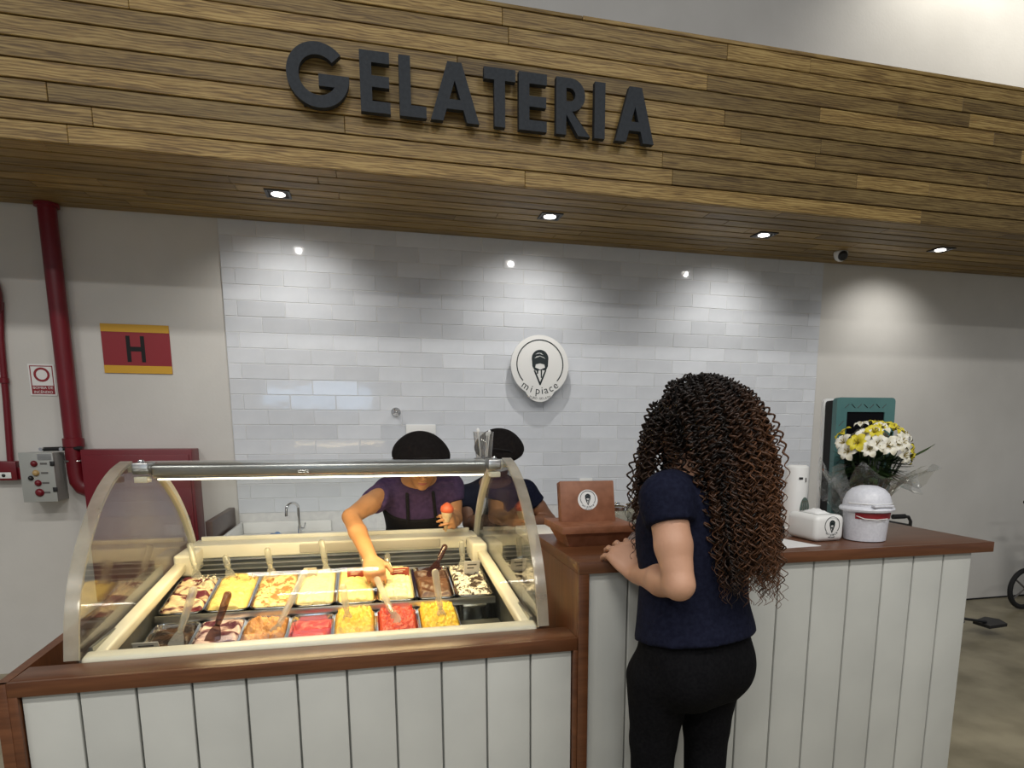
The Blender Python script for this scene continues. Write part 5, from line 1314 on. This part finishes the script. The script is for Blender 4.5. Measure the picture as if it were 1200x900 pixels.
# ---------------------------------------------------------------- the two workers
def worker(label, origin, pelvis, chest, sh_half, side, headc, face, skin, shirt, armsL, armsR, handsL, handsR, lo, hi, s=.96, extra=None):
    """pelvis and chest are points on the spine; arms are (elbow, wrist); hands are (dir, normal, thumb, curl)"""
    t = thing('person', origin, label, 'person')
    pelvis, chest, headc = [np.array(v, float) for v in (pelvis, chest, headc)]
    U = unit(chest - pelvis); S = np.array(side, float); S = unit(S - U * (S @ U)); Fv = np.cross(S, U); L = np.linalg.norm(chest - pelvis)
    face = unit(face); Fv = Fv if Fv @ face > 0 else -Fv
    sec = [(-.10, 0, .150, .11), (0, 0, .165, .12), (.30 * L, 0, .150, .11), (.55 * L, .006, .150, .112), (.85 * L, .010, .160, .112), (L, 0, sh_half, .088), (L + .05, -.004, sh_half * .72, .065), (L + .085, 0, .06, .05)]
    b = Field(lo, hi, .0056)
    b.loft(pelvis, U, S, Fv, sec, .02)
    legs = []
    for q in (-1, 1):
        hip = pelvis + S * .085 * q - UZ * .03; foot = np.array((hip[0], pelvis[1] - .0 + .02, .09)); knee = (hip + foot) / 2 + Fv * np.array((1, 1, 0)) * .05
        legs.append([hip, hip * .5 + knee * .5, knee, knee * .6 + foot * .4, foot]); b.chain(legs[-1], [.098, .084, .060, .056, .037], .03)
        b.chain([foot, foot + np.array((0, -.06, -.05)), foot + np.array((0, -.14, -.06))], [.037, .036, .027], .02)
    nb = pelvis + U * (L + .05); b.chain([nb, headc - unit(headc - nb) * .05], [.052, .048], .03)
    up = unit((headc - nb) + UZ * .12)
    P, ax = head(b, headc, face, up, s)
    sleeves = []
    for q, (E_, W_), hd in ((1, armsL, handsL), (-1, armsR, handsR)):
        sh = pelvis + U * (L - .01) + S * (sh_half - .010) * q; E_, W_ = np.array(E_, float), np.array(W_, float)
        b.chain([pelvis + U * L + S * .09 * q, sh, sh * .45 + E_ * .55, E_], [.052, .048, .043, .034], .012); b.chain([E_, E_ * .65 + W_ * .35, W_], [.034, .036, .0265], .012)
        hand(b, W_, *hd); sleeves.append((sh, E_))
    b.cut((0, 0, .004), (0, 0, -1))
    field_obj('body', b, skin, t, 1)
    face_parts(t, P, ax, s, M['lips'])
    # trousers
    q_ = Field(lo, (hi[0], hi[1], pelvis[2] + .12), .009); q_.loft(pelvis, U, S, Fv, sec[:3], .02, .008)
    for g in legs: q_.chain(g, [.108, .094, .070, .064, .046], .035)
    q_.cut(tuple(pelvis + U * .06), U); q_.cut((0, 0, .08), (0, 0, -1)); field_obj('trousers', q_, M['pants'], t, 2)
    # shirt
    k = Field((lo[0], lo[1], pelvis[2] - .15), hi, .007)
    sleeved(k, [(pelvis + U * L + (sh - pelvis - U * L) * .6, sh, E_) for sh, E_ in sleeves], .45, [.060, .059, .057], lambda q: q.loft(pelvis, U, S, Fv, sec, .02, .010))
    k.cut(tuple(pelvis + U * (L + .072)), unit(U + Fv * .1)); k.cut(tuple(pelvis - U * .04), -U)
    field_obj('t_shirt', k, shirt, t, 2)
    # apron over the front of the torso
    a = Field((lo[0], lo[1], pelvis[2] - .45), hi, .007); a.loft(pelvis, U, S, Fv, sec[:5], .02, .022)
    a.cut(tuple(pelvis + U * (L * .84)), U); Fh = unit((Fv[0], Fv[1], 0))
    a.loft(pelvis, UZ, S, Fh, [(-.40, .03, .155, .13), (-.2, .02, .165, .13), (.02, 0, .165, .12)], .03, .014); a.cut(tuple(pelvis), -Fh)
    field_obj('apron', a, M['apron'], t, 2)
    for q in (-1, 1): tube('apron_strap', [pelvis + U * (L * .80) + S * .07 * q + Fv * .134, pelvis + U * (L * .85) + S * .062 * q + Fv * .134, pelvis + U * (L + .04) + S * .058 * q + Fv * .078, pelvis + U * (L + .055) + S * .05 * q - Fv * .05], [.008] * 4, M['apron'], t, 8)
    for g in legs:
        sh_ = Field(g[4] - np.array((.10, .24, .10)), g[4] + np.array((.10, .10, .06)), .007)
        sh_.chain([g[4] - UZ * .01, g[4] + np.array((0, -.05, -.045)), g[4] + np.array((0, -.15, -.058))], [.046, .045, .034], .03); sh_.cut((0, 0, .003), (0, 0, -1)); field_obj('shoe', sh_, M['black'], t, 1)
    # soft black cap with gathered crown
    c = Field(headc - .20, headc + .20, .0055)
    c.ell(P(0, -.010, .062), np.array((.106, .110, .072)) * s, ax, .02); c.ell(P(0, .004, .036), np.array((.118, .116, .040)) * s, ax, .04)
    c.cut(tuple(P(0, .05, .030)), -(ax[2] + ax[1] * .18))
    field_obj('cap', c, M['cap'], t, 1)
    tube('cap_seam', [P(.112 * math.sin(q) * 1.0, -.002 + .116 * math.cos(q), .052 + .045 * math.cos(q * 1.6)) for q in np.linspace(-1.25, 1.25, 16)], .0022, M['blackm'], t, 6)
    hb = Field(headc - .22, headc + .20, .007); hb.ell(P(0, -.022, .012), np.array((.082, .092, .085)) * s, ax, .01); hb.ell(P(0, -.09, -.02), np.array((.045, .04, .05)) * s, ax, .03)
    hb.cut(tuple(P(0, .012, 0)), ax[1]); hb.cut(tuple(P(0, 0, .05)), ax[2]); field_obj('hair', hb, M['hairm'], t, 1)
    return t
w1 = worker('worker in purple shirt and black cap bending into the case to scoop gelato', (.24, 3.36, 0), (.245, 3.400, .90), (.217, 3.115, 1.195), .150, (1, 0, 0), (.216, 2.955, 1.318), (.02, -.86, -.50), M['skin_w'], M['purple'],
            ((.374, 3.105, 1.052), (.347, 2.925, 1.064)), ((-.084, 2.862, 1.102), (-.007, 2.590, .966)),
            ((-.22, -.92, .15), (.80, -.25, .25), (0, -.2, 1), (.65, .9, .6), .95, .04, .005, .8), ((.12, -.92, -.36), (-.15, -.38, .90), (1, -.2, .0), (.95, 1.0, .6), 1.0, .02, .005, 1.15), (-.26, 2.35, -.005), (.60, 3.62, 1.50))
w2 = worker('worker in navy shirt and black cap standing behind the glass end of the case', (.65, 3.5, 0), (.665, 3.53, .88), (.625, 3.40, 1.135), .160, (1, -.1, 0), (.628, 3.32, 1.330), (-.25, -.85, -.42), M['skin_d'], M['navy'],
            ((.905, 3.37, .985), (.735, 3.22, .995)), ((.482, 3.365, .985), (.560, 3.225, 1.020)),
            ((-.85, -.4, .1), (0, -.2, 1), (0, -.8, .5), (.4, .5, .4)), ((-.25, -.85, .1), (0, -.3, 1), (1, -.3, 0), (.6, .7, .5)), (.24, 2.95, -.005), (1.10, 3.78, 1.50))
# things in the near worker's hands
t = thing('ice_cream_cone', (.306, 2.838, 1.03), 'wafer cone topped with coral gelato held in the worker’s hand', 'ice cream cone')
ca_, cb_ = np.array((.303, 2.838, 1.030)), np.array((.310, 2.836, 1.118)); M['wafer'] = mottled('wafer', (.62, .45, .26), (.74, .60, .42), 40, .7, .3)
v, f = orient(glathe([(.004, 0), (.024, .085), (.026, .09), (.022, .092), (.003, .012)], 20), ca_, cb_ - ca_); mesh_obj('wafer', v, f, M['wafer'], t, True)
v, f = orient(glathe([(.001, -.012), (.022, -.008), (.029, .004), (.027, .018), (.016, .030), (.005, .037), (.001, .038)], 20), cb_, cb_ - ca_); mesh_obj('scoop', v, f, principled('coral_gelato', (.62, .12, .045), .45), t, True)
spatula('clear spatula held in the worker’s fist over the coral red gelato', on_pan('front', 5, -.15, .15, .024), (.000, 2.552, .930))
